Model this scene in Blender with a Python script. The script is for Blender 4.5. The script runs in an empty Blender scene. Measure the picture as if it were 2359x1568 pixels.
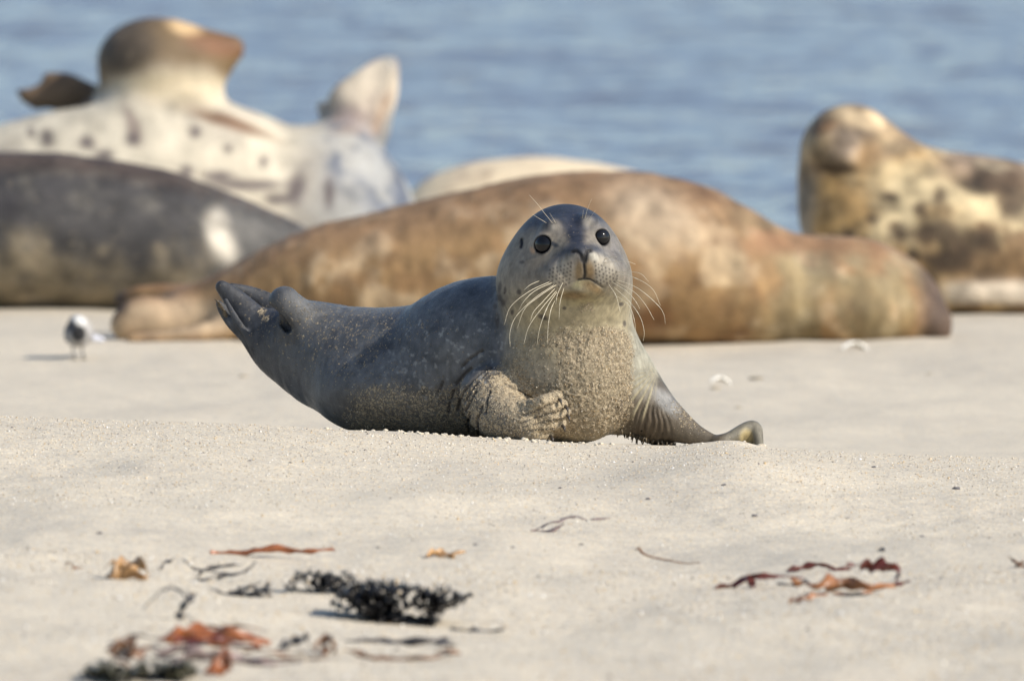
import bpy, bmesh, math, random
import numpy as np
from mathutils import Vector

random.seed(7)
rng = np.random.default_rng(7)
R = math.radians
C = bpy.context.scene.collection
scene = bpy.context.scene

# ------------------------------------------------------------------ camera
FPX = 30000.0                      # focal length in units of 1/2358 of the frame width
CAMZ, PITCH = 1.40, 0.0625
cam_d = bpy.data.cameras.new('camera')
cam_d.sensor_width = 36.0
cam_d.lens = FPX / 2358 * 36
cam_d.clip_start = 0.5
cam_d.clip_end = 20000
cam_d.dof.use_dof = True
cam_d.dof.focus_distance = 19.93
cam_d.dof.aperture_fstop = 8.2
cam = bpy.data.objects.new('camera', cam_d)
C.objects.link(cam)
cam.location = (0, 0, CAMZ)
cam.rotation_euler = (R(90) - PITCH, 0, 0)
scene.camera = cam

# ------------------------------------------------------------------ light
SUN_AZ, SUN_EL = R(118), R(36)     # azimuth clockwise from +Y (away from the camera)
world = bpy.data.worlds.new('World')
scene.world = world
world.use_nodes = True
wn = world.node_tree
wn.nodes.clear()
sky = wn.nodes.new('ShaderNodeTexSky')
sky.sky_type = 'NISHITA'
sky.sun_disc = False
sky.sun_elevation = SUN_EL
sky.sun_rotation = SUN_AZ
bgn = wn.nodes.new('ShaderNodeBackground')
bgn.inputs['Strength'].default_value = 0.125
out = wn.nodes.new('ShaderNodeOutputWorld')
wn.links.new(sky.outputs[0], bgn.inputs[0])
wn.links.new(bgn.outputs[0], out.inputs[0])
sun_d = bpy.data.lights.new('sun', 'SUN')
sun_d.energy = 3.7
sun_d.angle = R(0.53)
sun_d.color = (1.0, 0.93, 0.82)
sun = bpy.data.objects.new('sun', sun_d)
C.objects.link(sun)
SUNV = Vector((math.sin(SUN_AZ) * math.cos(SUN_EL), math.cos(SUN_AZ) * math.cos(SUN_EL), math.sin(SUN_EL)))
sun.rotation_euler = SUNV.to_track_quat('Z', 'Y').to_euler()
sun.location = (4, 2, 6)
vs = scene.view_settings
vs.view_transform = 'Standard'
vs.look = 'None'
vs.exposure = 0.50
vs.gamma = 1.0
scene.cycles.use_denoising = True
scene.cycles.max_bounces = 6

# ------------------------------------------------------------------ helpers
CP, SP = math.cos(PITCH), math.sin(PITCH)

def P(X, Y, d):
    """world point at depth d (metres along +Y) seen at survey position X, Y of the reference measurements"""
    a = (X - 1179) / FPX
    b = -(Y - 784) / FPX
    t = d / (CP + b * SP)
    return np.array((t * a, d, CAMZ + t * (-SP + b * CP)))

def UV(p):
    """inverse of P for arrays"""
    x, y, z = p[:, 0], p[:, 1], p[:, 2] - CAMZ
    f = y * CP - z * SP
    u = y * SP + z * CP
    return 1179 + FPX * x / f, 784 - FPX * u / f

def _hash(ix, iy, iz, seed):
    h = (ix.astype(np.uint32) * np.uint32(374761393)) ^ (iy.astype(np.uint32) * np.uint32(668265263)) ^ (iz.astype(np.uint32) * np.uint32(2246822519)) ^ np.uint32((seed * 3266489917) & 0xffffffff)
    h = (h ^ (h >> np.uint32(15))) * np.uint32(2246822519)
    h = (h ^ (h >> np.uint32(13))) * np.uint32(3266489917)
    h = h ^ (h >> np.uint32(16))
    return h.astype(np.float32) / np.float32(4294967295.0)

def vnoise(p, seed=0):
    """value noise in -1..1, p is (n,3)"""
    i = np.floor(p).astype(np.int64)
    f = (p - i).astype(np.float32)
    f = f * f * f * (f * (f * 6 - 15) + 10)
    i = i & 0xffffffff
    r = 0
    for dx in (0, 1):
        wx = f[:, 0] if dx else 1 - f[:, 0]
        for dy in (0, 1):
            wy = f[:, 1] if dy else 1 - f[:, 1]
            for dz in (0, 1):
                wz = f[:, 2] if dz else 1 - f[:, 2]
                r = r + wx * wy * wz * _hash(i[:, 0] + dx & 0xffffffff, i[:, 1] + dy & 0xffffffff, i[:, 2] + dz & 0xffffffff, seed)
    return r * 2 - 1

def fbm(p, seed=0, octaves=4, gain=0.5):
    a, s, t = 1.0, 0, 0
    q = np.array(p, dtype=np.float64)
    for o in range(octaves):
        s = s + a * vnoise(q, seed + o * 17)
        t += a
        a *= gain
        q = q * 2.03 + 11.3
    return s / t

def sstep(a, b, x):
    t = np.clip((x - a) / (b - a), 0, 1)
    return t * t * (3 - 2 * t)

def spline(pts, n=6):
    """Catmull-Rom through the rows of pts"""
    pts = np.array(pts, float)
    ext = np.vstack((2 * pts[0] - pts[1], pts, 2 * pts[-1] - pts[-2]))
    o = []
    for i in range(1, len(ext) - 2):
        for k in range(n):
            t = k / n
            p0, p1, p2, p3 = ext[i - 1:i + 3]
            o.append(0.5 * (2 * p1 + (p2 - p0) * t + (2 * p0 - 5 * p1 + 4 * p2 - p3) * t * t + (3 * p1 - p0 - 3 * p2 + p3) * t ** 3))
    o.append(pts[-1])
    return np.array(o)

# ------------------------------------------------------------------ objects
def put(name, me, mat, parent=None, label=None, cat=None, group=None, kind=None):
    o = bpy.data.objects.new(name, me)
    C.objects.link(o)
    if mat:
        me.materials.append(mat)
    if parent:
        o.parent = parent
        o.matrix_parent_inverse = parent.matrix_world.inverted()
    tag(o, label, cat, group, kind)
    return o

def tag(o, label=None, cat=None, group=None, kind=None):
    if label: o['label'] = label
    if cat: o['category'] = cat
    if group: o['group'] = group
    if kind: o['kind'] = kind

def root(name, loc, label, cat, group=None):
    o = bpy.data.objects.new(name, None)
    C.objects.link(o)
    o.location = loc
    o.empty_display_size = 0.05
    tag(o, label, cat, group)
    bpy.context.view_layer.update()
    return o

def mesh_np(name, V, Q, smooth=True, attrs=None):
    me = bpy.data.meshes.new(name)
    V = np.ascontiguousarray(V, dtype=np.float32)
    Q = np.ascontiguousarray(Q, dtype=np.int32)
    k = Q.shape[1]
    me.vertices.add(len(V))
    me.vertices.foreach_set('co', V.ravel())
    me.loops.add(Q.size)
    me.loops.foreach_set('vertex_index', Q.ravel())
    me.polygons.add(len(Q))
    me.polygons.foreach_set('loop_start', np.arange(0, Q.size, k, dtype=np.int32))
    me.update(calc_edges=True)
    me.validate()
    if smooth:
        me.polygons.foreach_set('use_smooth', np.ones(len(me.polygons), bool))
    for n, a in (attrs or {}).items():
        if a.ndim == 2:
            at = me.attributes.new(n, 'FLOAT_COLOR', 'POINT')
            c = np.ones((len(V), 4), np.float32)
            c[:, :3] = a
            at.data.foreach_set('color', c.ravel())
        else:
            at = me.attributes.new(n, 'FLOAT', 'POINT')
            at.data.foreach_set('value', a.astype(np.float32))
    return me

class Bag:
    """collects tubes and lumps into one mesh"""
    def __init__(s):
        s.v, s.f, s.n = [], [], 0
    def add(s, V, F):
        s.v.append(np.array(V, float))
        s.f += [tuple(i + s.n for i in f) for f in F]
        s.n += len(V)
    def tube(s, pts, radii, seg=6, flat=None, cap=True):
        pts = np.array(pts, float)
        V, F = [], []
        up = np.array((0.13, 0.31, 0.94))
        for i, p in enumerate(pts):
            t = pts[min(i + 1, len(pts) - 1)] - pts[max(i - 1, 0)]
            t = t / (np.linalg.norm(t) + 1e-9)
            a = np.cross(t, up); a /= np.linalg.norm(a) + 1e-9
            b = np.cross(a, t)
            r = radii[i] if hasattr(radii, '__len__') else radii
            ra, rb = (r, r) if flat is None else (r, r * flat)
            for k in range(seg):
                g = 2 * math.pi * k / seg
                V.append(p + a * math.cos(g) * ra + b * math.sin(g) * rb)
        n = len(pts)
        for i in range(n - 1):
            for k in range(seg):
                F.append((i * seg + k, i * seg + (k + 1) % seg, (i + 1) * seg + (k + 1) % seg, (i + 1) * seg + k))
        if cap:
            F.append(tuple(range(seg))[::-1])
            F.append(tuple((n - 1) * seg + k for k in range(seg)))
        s.add(V, F)
    def strip(s, pts, across, thick):
        """ribbon: centre points, half-width vectors, thickness"""
        pts = np.array(pts, float); across = np.array(across, float)
        V, F = [], []
        n = len(pts)
        for i in range(n):
            t = pts[min(i + 1, n - 1)] - pts[max(i - 1, 0)]
            nn = np.cross(t, across[i]); nn /= np.linalg.norm(nn) + 1e-9
            h = nn * thick / 2
            V += [pts[i] - across[i] - h * .4, pts[i] - h, pts[i] + across[i] - h * .4,
                  pts[i] + across[i] + h * .4, pts[i] + h, pts[i] - across[i] + h * .4]
        for i in range(n - 1):
            for k in range(6):
                F.append((i * 6 + k, i * 6 + (k + 1) % 6, (i + 1) * 6 + (k + 1) % 6, (i + 1) * 6 + k))
        F.append((5, 4, 3, 2, 1, 0))
        F.append(tuple((n - 1) * 6 + k for k in range(6)))
        s.add(V, F)
    def lump(s, c, r, sub=2, noise=0.25, squash=(1, 1, 1), seed=0):
        bm = bmesh.new()
        bmesh.ops.create_icosphere(bm, subdivisions=sub, radius=1)
        V = np.array([v.co[:] for v in bm.verts])
        F = [tuple(v.index for v in f.verts) for f in bm.faces]
        bm.free()
        d = 1 + noise * fbm(V * 1.6 + seed * 7.7, seed, 3)
        s.add(np.array(c) + V * d[:, None] * r * np.array(squash), F)
    def build(s, name, mat, parent=None, smooth=True, **kw):
        me = bpy.data.meshes.new(name)
        me.from_pydata(np.vstack(s.v).tolist(), [], s.f)
        if smooth:
            me.polygons.foreach_set('use_smooth', np.ones(len(me.polygons), bool))
        me.update()
        return put(name, me, mat, parent, **kw)

# ------------------------------------------------------------------ implicit surfaces
class Sdf:
    def __init__(s):
        s.p = []
    def tube(s, pts, k=0.02, op='+', n=5, ys=1.0):
        """pts rows (x,y,z,r); smooth tapered tube, ys widens it in depth"""
        s.p.append(('t', op, k, spline(pts, n) if n > 1 else np.array(pts, float), ys))
    def ell(s, c, r, k=0.02, op='+', rot=None):
        s.p.append(('e', op, k, np.array(c, float), np.array(r, float), rot))
    def prim(s, q, p):
        if q[0] == 'e':
            l = p - q[3]
            if q[5] is not None:
                l = l @ q[5]          # columns of rot are the local axes
            a = np.sqrt(((l / q[4]) ** 2).sum(1))
            b = np.sqrt(((l / q[4] ** 2) ** 2).sum(1))
            return np.where(a < 1e-4, -q[4].min(), a * (a - 1) / np.maximum(b, 1e-6))
        pts, ys = q[3], q[4]
        sc = np.array((1, 1 / ys, 1))
        pp = p * sc
        best = None
        for i in range(len(pts) - 1):
            a, b = pts[i, :3] * sc, pts[i + 1, :3] * sc
            ab = b - a
            l = pp - a
            t = np.clip((l @ ab) / max(ab @ ab, 1e-12), 0, 1)
            w = l - t[:, None] * ab
            d = np.sqrt((w * w).sum(1)) - (pts[i, 3] + t * (pts[i + 1, 3] - pts[i, 3]))
            best = d if best is None else np.minimum(best, d)
        return best * min(1.0, ys)
    @staticmethod
    def comb(f, d, op, k):
        if op == '-':
            d = -d
            h = np.maximum(k - np.abs(f - d), 0) / k
            return np.maximum(f, d) + h * h * k * 0.25
        h = np.maximum(k - np.abs(f - d), 0) / k
        return np.minimum(f, d) - h * h * k * 0.25
    def ev(s, p, rel=None, blk=None):
        f = np.full(len(p), 10.0)
        for i, q in enumerate(s.p):
            if rel is None:
                f = s.comb(f, s.prim(q, p), q[1], q[2])
            else:
                m = rel[blk, i]
                if m.any():
                    m = np.nonzero(m)[0]
                    f[m] = s.comb(f[m], s.prim(q, p[m]), q[1], q[2])
        return f
    def hit(s, X, Y, d0=19.4, d1=21.0):
        """first surface point along the line through survey position X, Y"""
        a, b = P(X, Y, d0), P(X, Y, d1)
        t = np.linspace(0, 1, 500)[:, None]
        pts = a + (b - a) * t
        f = s.ev(pts)
        i = np.nonzero(f < 0)[0]
        if not len(i):
            return pts[np.argmin(f)]
        i = max(i[0], 1)
        w = f[i - 1] / (f[i - 1] - f[i])
        return pts[i - 1] + (pts[i] - pts[i - 1]) * w
    def grad(s, p, rel=None, blk=None, e=4e-4):
        g = np.zeros_like(p)
        for k in ((1, -1, -1), (-1, -1, 1), (-1, 1, -1), (1, 1, 1)):
            k = np.array(k, float)
            g += k * s.ev(p + k * e, rel, blk)[:, None]
        return g / (np.linalg.norm(g, axis=1)[:, None] + 1e-9)
    def mesh(s, lo, hi, h, B=8):
        lo = np.array(lo, float)
        bs = h * B
        nb = np.ceil((np.array(hi) - lo) / bs).astype(int)
        ii = np.stack(np.meshgrid(*[np.arange(n) for n in nb], indexing='ij'), -1).reshape(-1, 3)
        cen = lo + (ii + 0.5) * bs
        Rb = bs * 0.87
        D = np.stack([s.prim(q, cen) for q in s.p], 1)
        f = np.full(len(cen), 10.0)
        for i, q in enumerate(s.p):
            f = s.comb(f, D[:, i], q[1], q[2])
        keep = np.abs(f) < Rb * 1.7
        ii, cen, D = ii[keep], cen[keep], D[keep]
        K = np.array([q[2] for q in s.p])
        K = np.maximum.accumulate(K[::-1])[::-1] * 1.1
        rel = D < Rb * 1.7 + K
        loc = np.stack(np.meshgrid(*[np.arange(B + 1)] * 3, indexing='ij'), -1).reshape(-1, 3)
        G = nb * B + 2
        gid = lambda a: (a[..., 0] * G[1] + a[..., 1]) * G[2] + a[..., 2]
        cid, cpos, cblk, quads = [], [], [], []
        CH = 3000
        for c0 in range(0, len(ii), CH):
            bi = ii[c0:c0 + CH]
            nbk = len(bi)
            gi = (bi * B)[:, None, :] + loc[None]
            blk = np.repeat(np.arange(c0, c0 + nbk), len(loc))
            F = s.ev((lo + gi * h).reshape(-1, 3), rel, blk).reshape(nbk, B + 1, B + 1, B + 1)
            S = F < 0
            # active cells
            acc = np.zeros((nbk, B, B, B, 3)); cnt = np.zeros((nbk, B, B, B))
            for ax in range(3):
                o1, o2 = [a for a in range(3) if a != ax]
                for u in (0, 1):
                    for v in (0, 1):
                        sa = [slice(0, B)] * 3
                        sa[o1] = slice(u, u + B); sa[o2] = slice(v, v + B)
                        sb = list(sa); sb[ax] = slice(1, B + 1)
                        fa, fb = F[(slice(None), *sa)], F[(slice(None), *sb)]
                        m = (fa < 0) != (fb < 0)
                        t = np.where(m, fa / np.where(m, fa - fb, 1), 0)
                        acc[..., ax] += np.where(m, t, 0)
                        acc[..., o1] += np.where(m, u, 0)
                        acc[..., o2] += np.where(m, v, 0)
                        cnt += m
            act = np.nonzero(cnt > 0)
            li = np.stack(act[1:], 1)
            gc = (bi[act[0]] * B) + li
            cid.append(gid(gc))
            cpos.append(lo + (gc + acc[act] / cnt[act][:, None]) * h)
            cblk.append(act[0] + c0)
            # quads
            for ax in range(3):
                o1, o2 = (ax + 1) % 3, (ax + 2) % 3
                sb = [slice(0, B)] * 3; sb[ax] = slice(1, B + 1)
                sa_, sb_ = S[:, :B, :B, :B], S[(slice(None), *sb)]
                e = np.nonzero(sa_ != sb_)
                g = bi[e[0]] * B + np.stack(e[1:], 1)
                flip = sa_[e]
                d1 = np.zeros(3, int); d1[o1] = 1
                d2 = np.zeros(3, int); d2[o2] = 1
                q = np.stack((gid(g - d1 - d2), gid(g - d2), gid(g), gid(g - d1)), 1)
                q = np.where(flip[:, None], q, q[:, ::-1])
                quads.append(q)
        cid = np.concatenate(cid); cpos = np.concatenate(cpos); cblk = np.concatenate(cblk)
        quads = np.concatenate(quads)
        o = np.argsort(cid)
        cs = cid[o]
        k = np.clip(np.searchsorted(cs, quads), 0, len(cs) - 1)
        ok = (cs[k] == quads).all(1)
        Q = o[k[ok]]
        V = cpos
        for _ in range(2):
            fv = s.ev(V, rel, cblk)
            g = s.grad(V, rel, cblk)
            V = V - g * np.clip(fv, -h, h)[:, None] * 0.9
        N = s.grad(V, rel, cblk)
        return V, Q, N

def capr(A, B, ra, rb):
    return [(*A, ra), (*B, rb)]

# ------------------------------------------------------------------ materials
def new_mat(name):
    m = bpy.data.materials.new(name)
    m.use_nodes = True
    nt = m.node_tree
    return m, nt, nt.nodes['Principled BSDF']

def N_(nt, t, **kw):
    n = nt.nodes.new(t)
    for k, v in kw.items():
        setattr(n, k, v)
    return n

def simple(name, col, rough=0.6, var=0.25, scale=60.0, bump=0.0, spec=0.4):
    m, nt, b = new_mat(name)
    tc = N_(nt, 'ShaderNodeTexCoord')
    no = N_(nt, 'ShaderNodeTexNoise'); no.inputs['Scale'].default_value = scale; no.inputs['Detail'].default_value = 4
    nt.links.new(tc.outputs['Object'], no.inputs['Vector'])
    rp = N_(nt, 'ShaderNodeValToRGB')
    rp.color_ramp.elements[0].position = 0.3; rp.color_ramp.elements[1].position = 0.7
    rp.color_ramp.elements[0].color = tuple(c * (1 - var) for c in col) + (1,)
    rp.color_ramp.elements[1].color = tuple(min(1, c * (1 + var)) for c in col) + (1,)
    nt.links.new(no.outputs['Fac'], rp.inputs[0])
    nt.links.new(rp.outputs[0], b.inputs['Base Color'])
    b.inputs['Roughness'].default_value = rough
    b.inputs['Specular IOR Level'].default_value = spec
    if bump:
        bp = N_(nt, 'ShaderNodeBump'); bp.inputs['Strength'].default_value = 0.6; bp.inputs['Distance'].default_value = bump
        nt.links.new(no.outputs['Fac'], bp.inputs['Height'])
        nt.links.new(bp.outputs[0], b.inputs['Normal'])
    return m

def coat(name, fine=900.0, bump=0.0012, spec=0.5, sheen=0.0, var=0.22):
    """fur or skin: colour, roughness and clinging sand come from attributes of the mesh"""
    m, nt, b = new_mat(name)
    L = nt.links
    ac = N_(nt, 'ShaderNodeAttribute', attribute_name='coat')
    ar = N_(nt, 'ShaderNodeAttribute', attribute_name='rough')
    asd = N_(nt, 'ShaderNodeAttribute', attribute_name='sandy')
    tc = N_(nt, 'ShaderNodeTexCoord')
    n1 = N_(nt, 'ShaderNodeTexNoise'); n1.inputs['Scale'].default_value = fine; n1.inputs['Detail'].default_value = 3
    n2 = N_(nt, 'ShaderNodeTexNoise'); n2.inputs['Scale'].default_value = fine * 0.22; n2.inputs['Detail'].default_value = 5; n2.inputs['Roughness'].default_value = 0.65
    for n in (n1, n2):
        L.new(tc.outputs['Object'], n.inputs['Vector'])
    ad = N_(nt, 'ShaderNodeMath', operation='ADD'); L.new(n1.outputs['Fac'], ad.inputs[0]); L.new(n2.outputs['Fac'], ad.inputs[1])
    mr = N_(nt, 'ShaderNodeMapRange')
    mr.inputs['From Min'].default_value = 0.7; mr.inputs['From Max'].default_value = 1.3
    mr.inputs['To Min'].default_value = 1 - var; mr.inputs['To Max'].default_value = 1 + var
    L.new(ad.outputs[0], mr.inputs['Value'])
    mu = N_(nt, 'ShaderNodeVectorMath', operation='SCALE')
    L.new(ac.outputs['Color'], mu.inputs[0]); L.new(mr.outputs[0], mu.inputs['Scale'])
    # clinging sand: grains
    vo = N_(nt, 'ShaderNodeTexVoronoi'); vo.inputs['Scale'].default_value = 620
    L.new(tc.outputs['Object'], vo.inputs['Vector'])
    rp = N_(nt, 'ShaderNodeValToRGB')
    rp.color_ramp.elements[0].color = (0.17, 0.135, 0.09, 1); rp.color_ramp.elements[1].color = (0.46, 0.38, 0.26, 1)
    e = rp.color_ramp.elements.new(0.5); e.color = (0.31, 0.255, 0.175, 1)
    sx = N_(nt, 'ShaderNodeSeparateColor'); L.new(vo.outputs['Color'], sx.inputs[0]); L.new(sx.outputs[0], rp.inputs[0])
    # amount of sand
    su = N_(nt, 'ShaderNodeMath', operation='ADD'); L.new(asd.outputs['Fac'], su.inputs[0])
    sv = N_(nt, 'ShaderNodeMapRange'); sv.inputs['From Min'].default_value = 0.3; sv.inputs['From Max'].default_value = 0.7
    sv.inputs['To Min'].default_value = -0.45; sv.inputs['To Max'].default_value = 0.45
    L.new(n2.outputs['Fac'], sv.inputs['Value']); L.new(sv.outputs[0], su.inputs[1])
    st = N_(nt, 'ShaderNodeMath', operation='ADD'); L.new(su.outputs[0], st.inputs[0])
    sg = N_(nt, 'ShaderNodeMapRange'); sg.inputs['To Min'].default_value = -0.25; sg.inputs['To Max'].default_value = 0.25
    L.new(sx.outputs[1], sg.inputs['Value']); L.new(sg.outputs[0], st.inputs[1])
    fr = N_(nt, 'ShaderNodeMapRange'); fr.inputs['From Min'].default_value = 0.42; fr.inputs['From Max'].default_value = 0.58
    L.new(st.outputs[0], fr.inputs['Value'])
    mx = N_(nt, 'ShaderNodeMix', data_type='RGBA')
    L.new(fr.outputs[0], mx.inputs['Factor']); L.new(mu.outputs[0], mx.inputs['A']); L.new(rp.outputs[0], mx.inputs['B'])
    L.new(mx.outputs['Result'], b.inputs['Base Color'])
    rr = N_(nt, 'ShaderNodeMix', data_type='FLOAT')
    L.new(fr.outputs[0], rr.inputs['Factor']); L.new(ar.outputs['Fac'], rr.inputs['A']); rr.inputs['B'].default_value = 0.85
    L.new(rr.outputs['Result'], b.inputs['Roughness'])
    b.inputs['Specular IOR Level'].default_value = spec
    b.inputs['Sheen Weight'].default_value = sheen
    b.inputs['Sheen Roughness'].default_value = 0.5
    hb = N_(nt, 'ShaderNodeMath', operation='MULTIPLY_ADD')
    L.new(fr.outputs[0], hb.inputs[0]); hb.inputs[1].default_value = 1.6; L.new(n1.outputs['Fac'], hb.inputs[2])
    bp = N_(nt, 'ShaderNodeBump'); bp.inputs['Strength'].default_value = 0.8; bp.inputs['Distance'].default_value = bump
    L.new(hb.outputs[0], bp.inputs['Height']); L.new(bp.outputs[0], b.inputs['Normal'])
    return m

def sand_material():
    m, nt, b = new_mat('dry_sand')
    L = nt.links
    tc = N_(nt, 'ShaderNodeTexCoord')
    big = N_(nt, 'ShaderNodeTexNoise'); big.inputs['Scale'].default_value = 1.7; big.inputs['Detail'].default_value = 5
    mid = N_(nt, 'ShaderNodeTexNoise'); mid.inputs['Scale'].default_value = 26; mid.inputs['Detail'].default_value = 5
    fin = N_(nt, 'ShaderNodeTexNoise'); fin.inputs['Scale'].default_value = 330; fin.inputs['Detail'].default_value = 2
    vo = N_(nt, 'ShaderNodeTexVoronoi'); vo.inputs['Scale'].default_value = 330
    for n in (big, mid, fin, vo):
        L.new(tc.outputs['Object'], n.inputs['Vector'])
    r1 = N_(nt, 'ShaderNodeValToRGB')
    r1.color_ramp.elements[0].position = 0.32; r1.color_ramp.elements[0].color = (0.47, 0.43, 0.36, 1)
    r1.color_ramp.elements[1].position = 0.68; r1.color_ramp.elements[1].color = (0.62, 0.56, 0.45, 1)
    mm = N_(nt, 'ShaderNodeMath', operation='MULTIPLY_ADD'); mm.inputs[1].default_value = 0.55
    L.new(big.outputs['Fac'], mm.inputs[0])
    m2 = N_(nt, 'ShaderNodeMath', operation='MULTIPLY'); m2.inputs[1].default_value = 0.45
    L.new(mid.outputs['Fac'], m2.inputs[0]); L.new(m2.outputs[0], mm.inputs[2])
    L.new(mm.outputs[0], r1.inputs[0])
    sx = N_(nt, 'ShaderNodeSeparateColor'); L.new(vo.outputs['Color'], sx.inputs[0])
    r2 = N_(nt, 'ShaderNodeValToRGB')           # grain tint
    el = r2.color_ramp.elements
    el[0].position = 0.0; el[0].color = (0.55, 0.53, 0.52, 1)
    el[1].position = 1.0; el[1].color = (1.45, 1.42, 1.3, 1)
    for p_, c_ in ((0.06, (0.78, 0.77, 0.78, 1)), (0.35, (0.96, 0.95, 0.95, 1)), (0.85, (1.06, 1.03, 0.98, 1)), (0.94, (1.18, 1.02, 0.80, 1))):
        e = el.new(p_); e.color = c_
    L.new(sx.outputs[0], r2.inputs[0])
    mu = N_(nt, 'ShaderNodeVectorMath', operation='MULTIPLY')
    L.new(r1.outputs[0], mu.inputs[0]); L.new(r2.outputs[0], mu.inputs[1])
    L.new(mu.outputs[0], b.inputs['Base Color'])
    b.inputs['Roughness'].default_value = 0.9
    b.inputs['Specular IOR Level'].default_value = 0.25
    h = N_(nt, 'ShaderNodeMath', operation='MULTIPLY_ADD'); h.inputs[1].default_value = 0.6
    L.new(sx.outputs[1], h.inputs[0]); L.new(fin.outputs['Fac'], h.inputs[2])
    bp = N_(nt, 'ShaderNodeBump'); bp.inputs['Strength'].default_value = 0.5; bp.inputs['Distance'].default_value = 0.0011
    L.new(h.outputs[0], bp.inputs['Height']); L.new(bp.outputs[0], b.inputs['Normal'])
    return m

def water_material():
    m, nt, b = new_mat('sea_water')
    L = nt.links
    tc = N_(nt, 'ShaderNodeTexCoord')
    mp = N_(nt, 'ShaderNodeMapping'); mp.inputs['Scale'].default_value = (1.0, 1.6, 1)
    no = N_(nt, 'ShaderNodeTexNoise'); no.inputs['Scale'].default_value = 9; no.inputs['Detail'].default_value = 4
    L.new(tc.outputs['Object'], mp.inputs[0]); L.new(mp.outputs[0], no.inputs['Vector'])
    bp = N_(nt, 'ShaderNodeBump'); bp.inputs['Strength'].default_value = 0.5; bp.inputs['Distance'].default_value = 0.02
    L.new(no.outputs['Fac'], bp.inputs['Height']); L.new(bp.outputs[0], b.inputs['Normal'])
    b.inputs['Base Color'].default_value = (0.135, 0.155, 0.19, 1)
    b.inputs['Roughness'].default_value = 0.12
    b.inputs['IOR'].default_value = 1.333
    return m

# ------------------------------------------------------------------ ground
crest_px = np.array([(-4000, 940), (-600, 948), (0, 956), (300, 966), (600, 977), (750, 987), (900, 993), (1000, 999), (1150, 1010), (1250, 1016),
                     (1350, 1022), (1450, 1026), (1545, 1032), (1600, 1024), (1650, 1017), (1700, 1017), (1745, 1029), (1800, 1036),
                     (2100, 1046), (2358, 1055), (3000, 1066), (6500, 1090)], float)
CY = 19.74
crest_x = np.array([P(a, b, CY)[0] for a, b in crest_px])
crest_z = np.array([P(a, b, CY)[2] for a, b in crest_px])

_cx = np.linspace(-6, 6, 2401)
_cz = np.interp(_cx, crest_x, crest_z)
_kw = np.exp(-(np.arange(-120, 121) * .005 / .16) ** 2); _kw /= _kw.sum()
_cs = np.convolve(np.pad(_cz, 120, mode='edge'), _kw, mode='valid')

def smooth_interp(x):
    r = 0
    for o, w in ((-0.012, .25), (0, .5), (0.012, .25)):
        r = r + w * np.interp(x + o, crest_x, crest_z)
    return r

back_y = np.array([CY, 20.2, 20.8, 21.5, 22.5, 24.0, 25.6, 27.0, 28.5, 30.0, 32.0, 40.0])
back_z = np.array([0.0, -0.030, -0.075, -0.135, -0.200, -0.208, -0.213, -0.222, -0.25, -0.33, -0.5, -1.5])

def height(x, y, detail=True):
    x = np.asarray(x, float); y = np.asarray(y, float)
    zf = smooth_interp(x)
    zw = np.interp(x, _cx, _cs)
    t = np.clip(CY - y, 0, None)
    z3 = np.zeros_like(x)
    p = np.stack((x * 1.3, y * 0.9, z3), -1).reshape(-1, 3)
    und = fbm(p, 5, 3).reshape(x.shape)
    p2 = np.stack((x * 4.2, y * 2.4, z3), -1).reshape(-1, 3)
    und2 = fbm(p2, 9, 3).reshape(x.shape)
    zc = zw + (zf - zw) * np.exp(-np.abs(y - CY) * 7)
    front = zc * np.exp(-t * 0.35) - 0.010 * t * np.exp(-t * 0.3)
    fw = sstep(0.0, 0.9, t)
    front = front + fw * (0.030 * und + 0.012 * und2)
    # hump of sand by the flipper with a hollow at its left
    front = front + 0.016 * np.exp(-((x - 0.33) / 0.13) ** 2 - ((y - 19.30) / 0.32) ** 2) - 0.010 * np.exp(-((x - 0.12) / 0.10) ** 2 - ((y - 19.1) / 0.35) ** 2)
    back = zc * np.exp(-np.clip(y - CY, 0, None) * 0.8) + np.interp(y, back_y, back_z) + 0.012 * und * sstep(1.5, 3, y - CY) + 0.008 * und2 * sstep(1.5, 3, y - CY)
    z = np.where(y < CY, front, back)
    # behind and beside the beach
    z = z + np.where(y < 12, 0.02 * (12 - y), 0)
    z = np.minimum(z, 1.2)
    z = np.where(y < 8, np.minimum(z, 0.1), z)
    if detail:
        q = np.stack((x * 26, y * 17, z3), -1).reshape(-1, 3)
        n = fbm(q, 21, 2).reshape(x.shape)
        q2 = np.stack((x * 95, y * 70, z3), -1).reshape(-1, 3)
        n2 = fbm(q2, 33, 2).reshape(x.shape)
        rough = 0.35 + 0.65 * sstep(-0.1, 0.35, fbm(p2 * 0.6, 44, 2).reshape(x.shape))
        near = sstep(14.0, 15.5, y) * (1 - sstep(24, 27, y)) * (1 - sstep(1.4, 2.5, np.abs(x)))
        bk = np.where(y > CY + 0.6, 0.35, 1.0)
        z = z + near * bk * rough * (0.0016 * n + 0.0008 * n2 * (.35 + .65 * sstep(.1, .5, CY - y)))
    return z

def axis(segs):
    a = [segs[0][0]]
    for s0, s1, st in segs:
        n = max(1, int(round((s1 - s0) / st)))
        a += list(s0 + (s1 - s0) * (np.arange(n) + 1) / n)
    return np.array(a)

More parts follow.
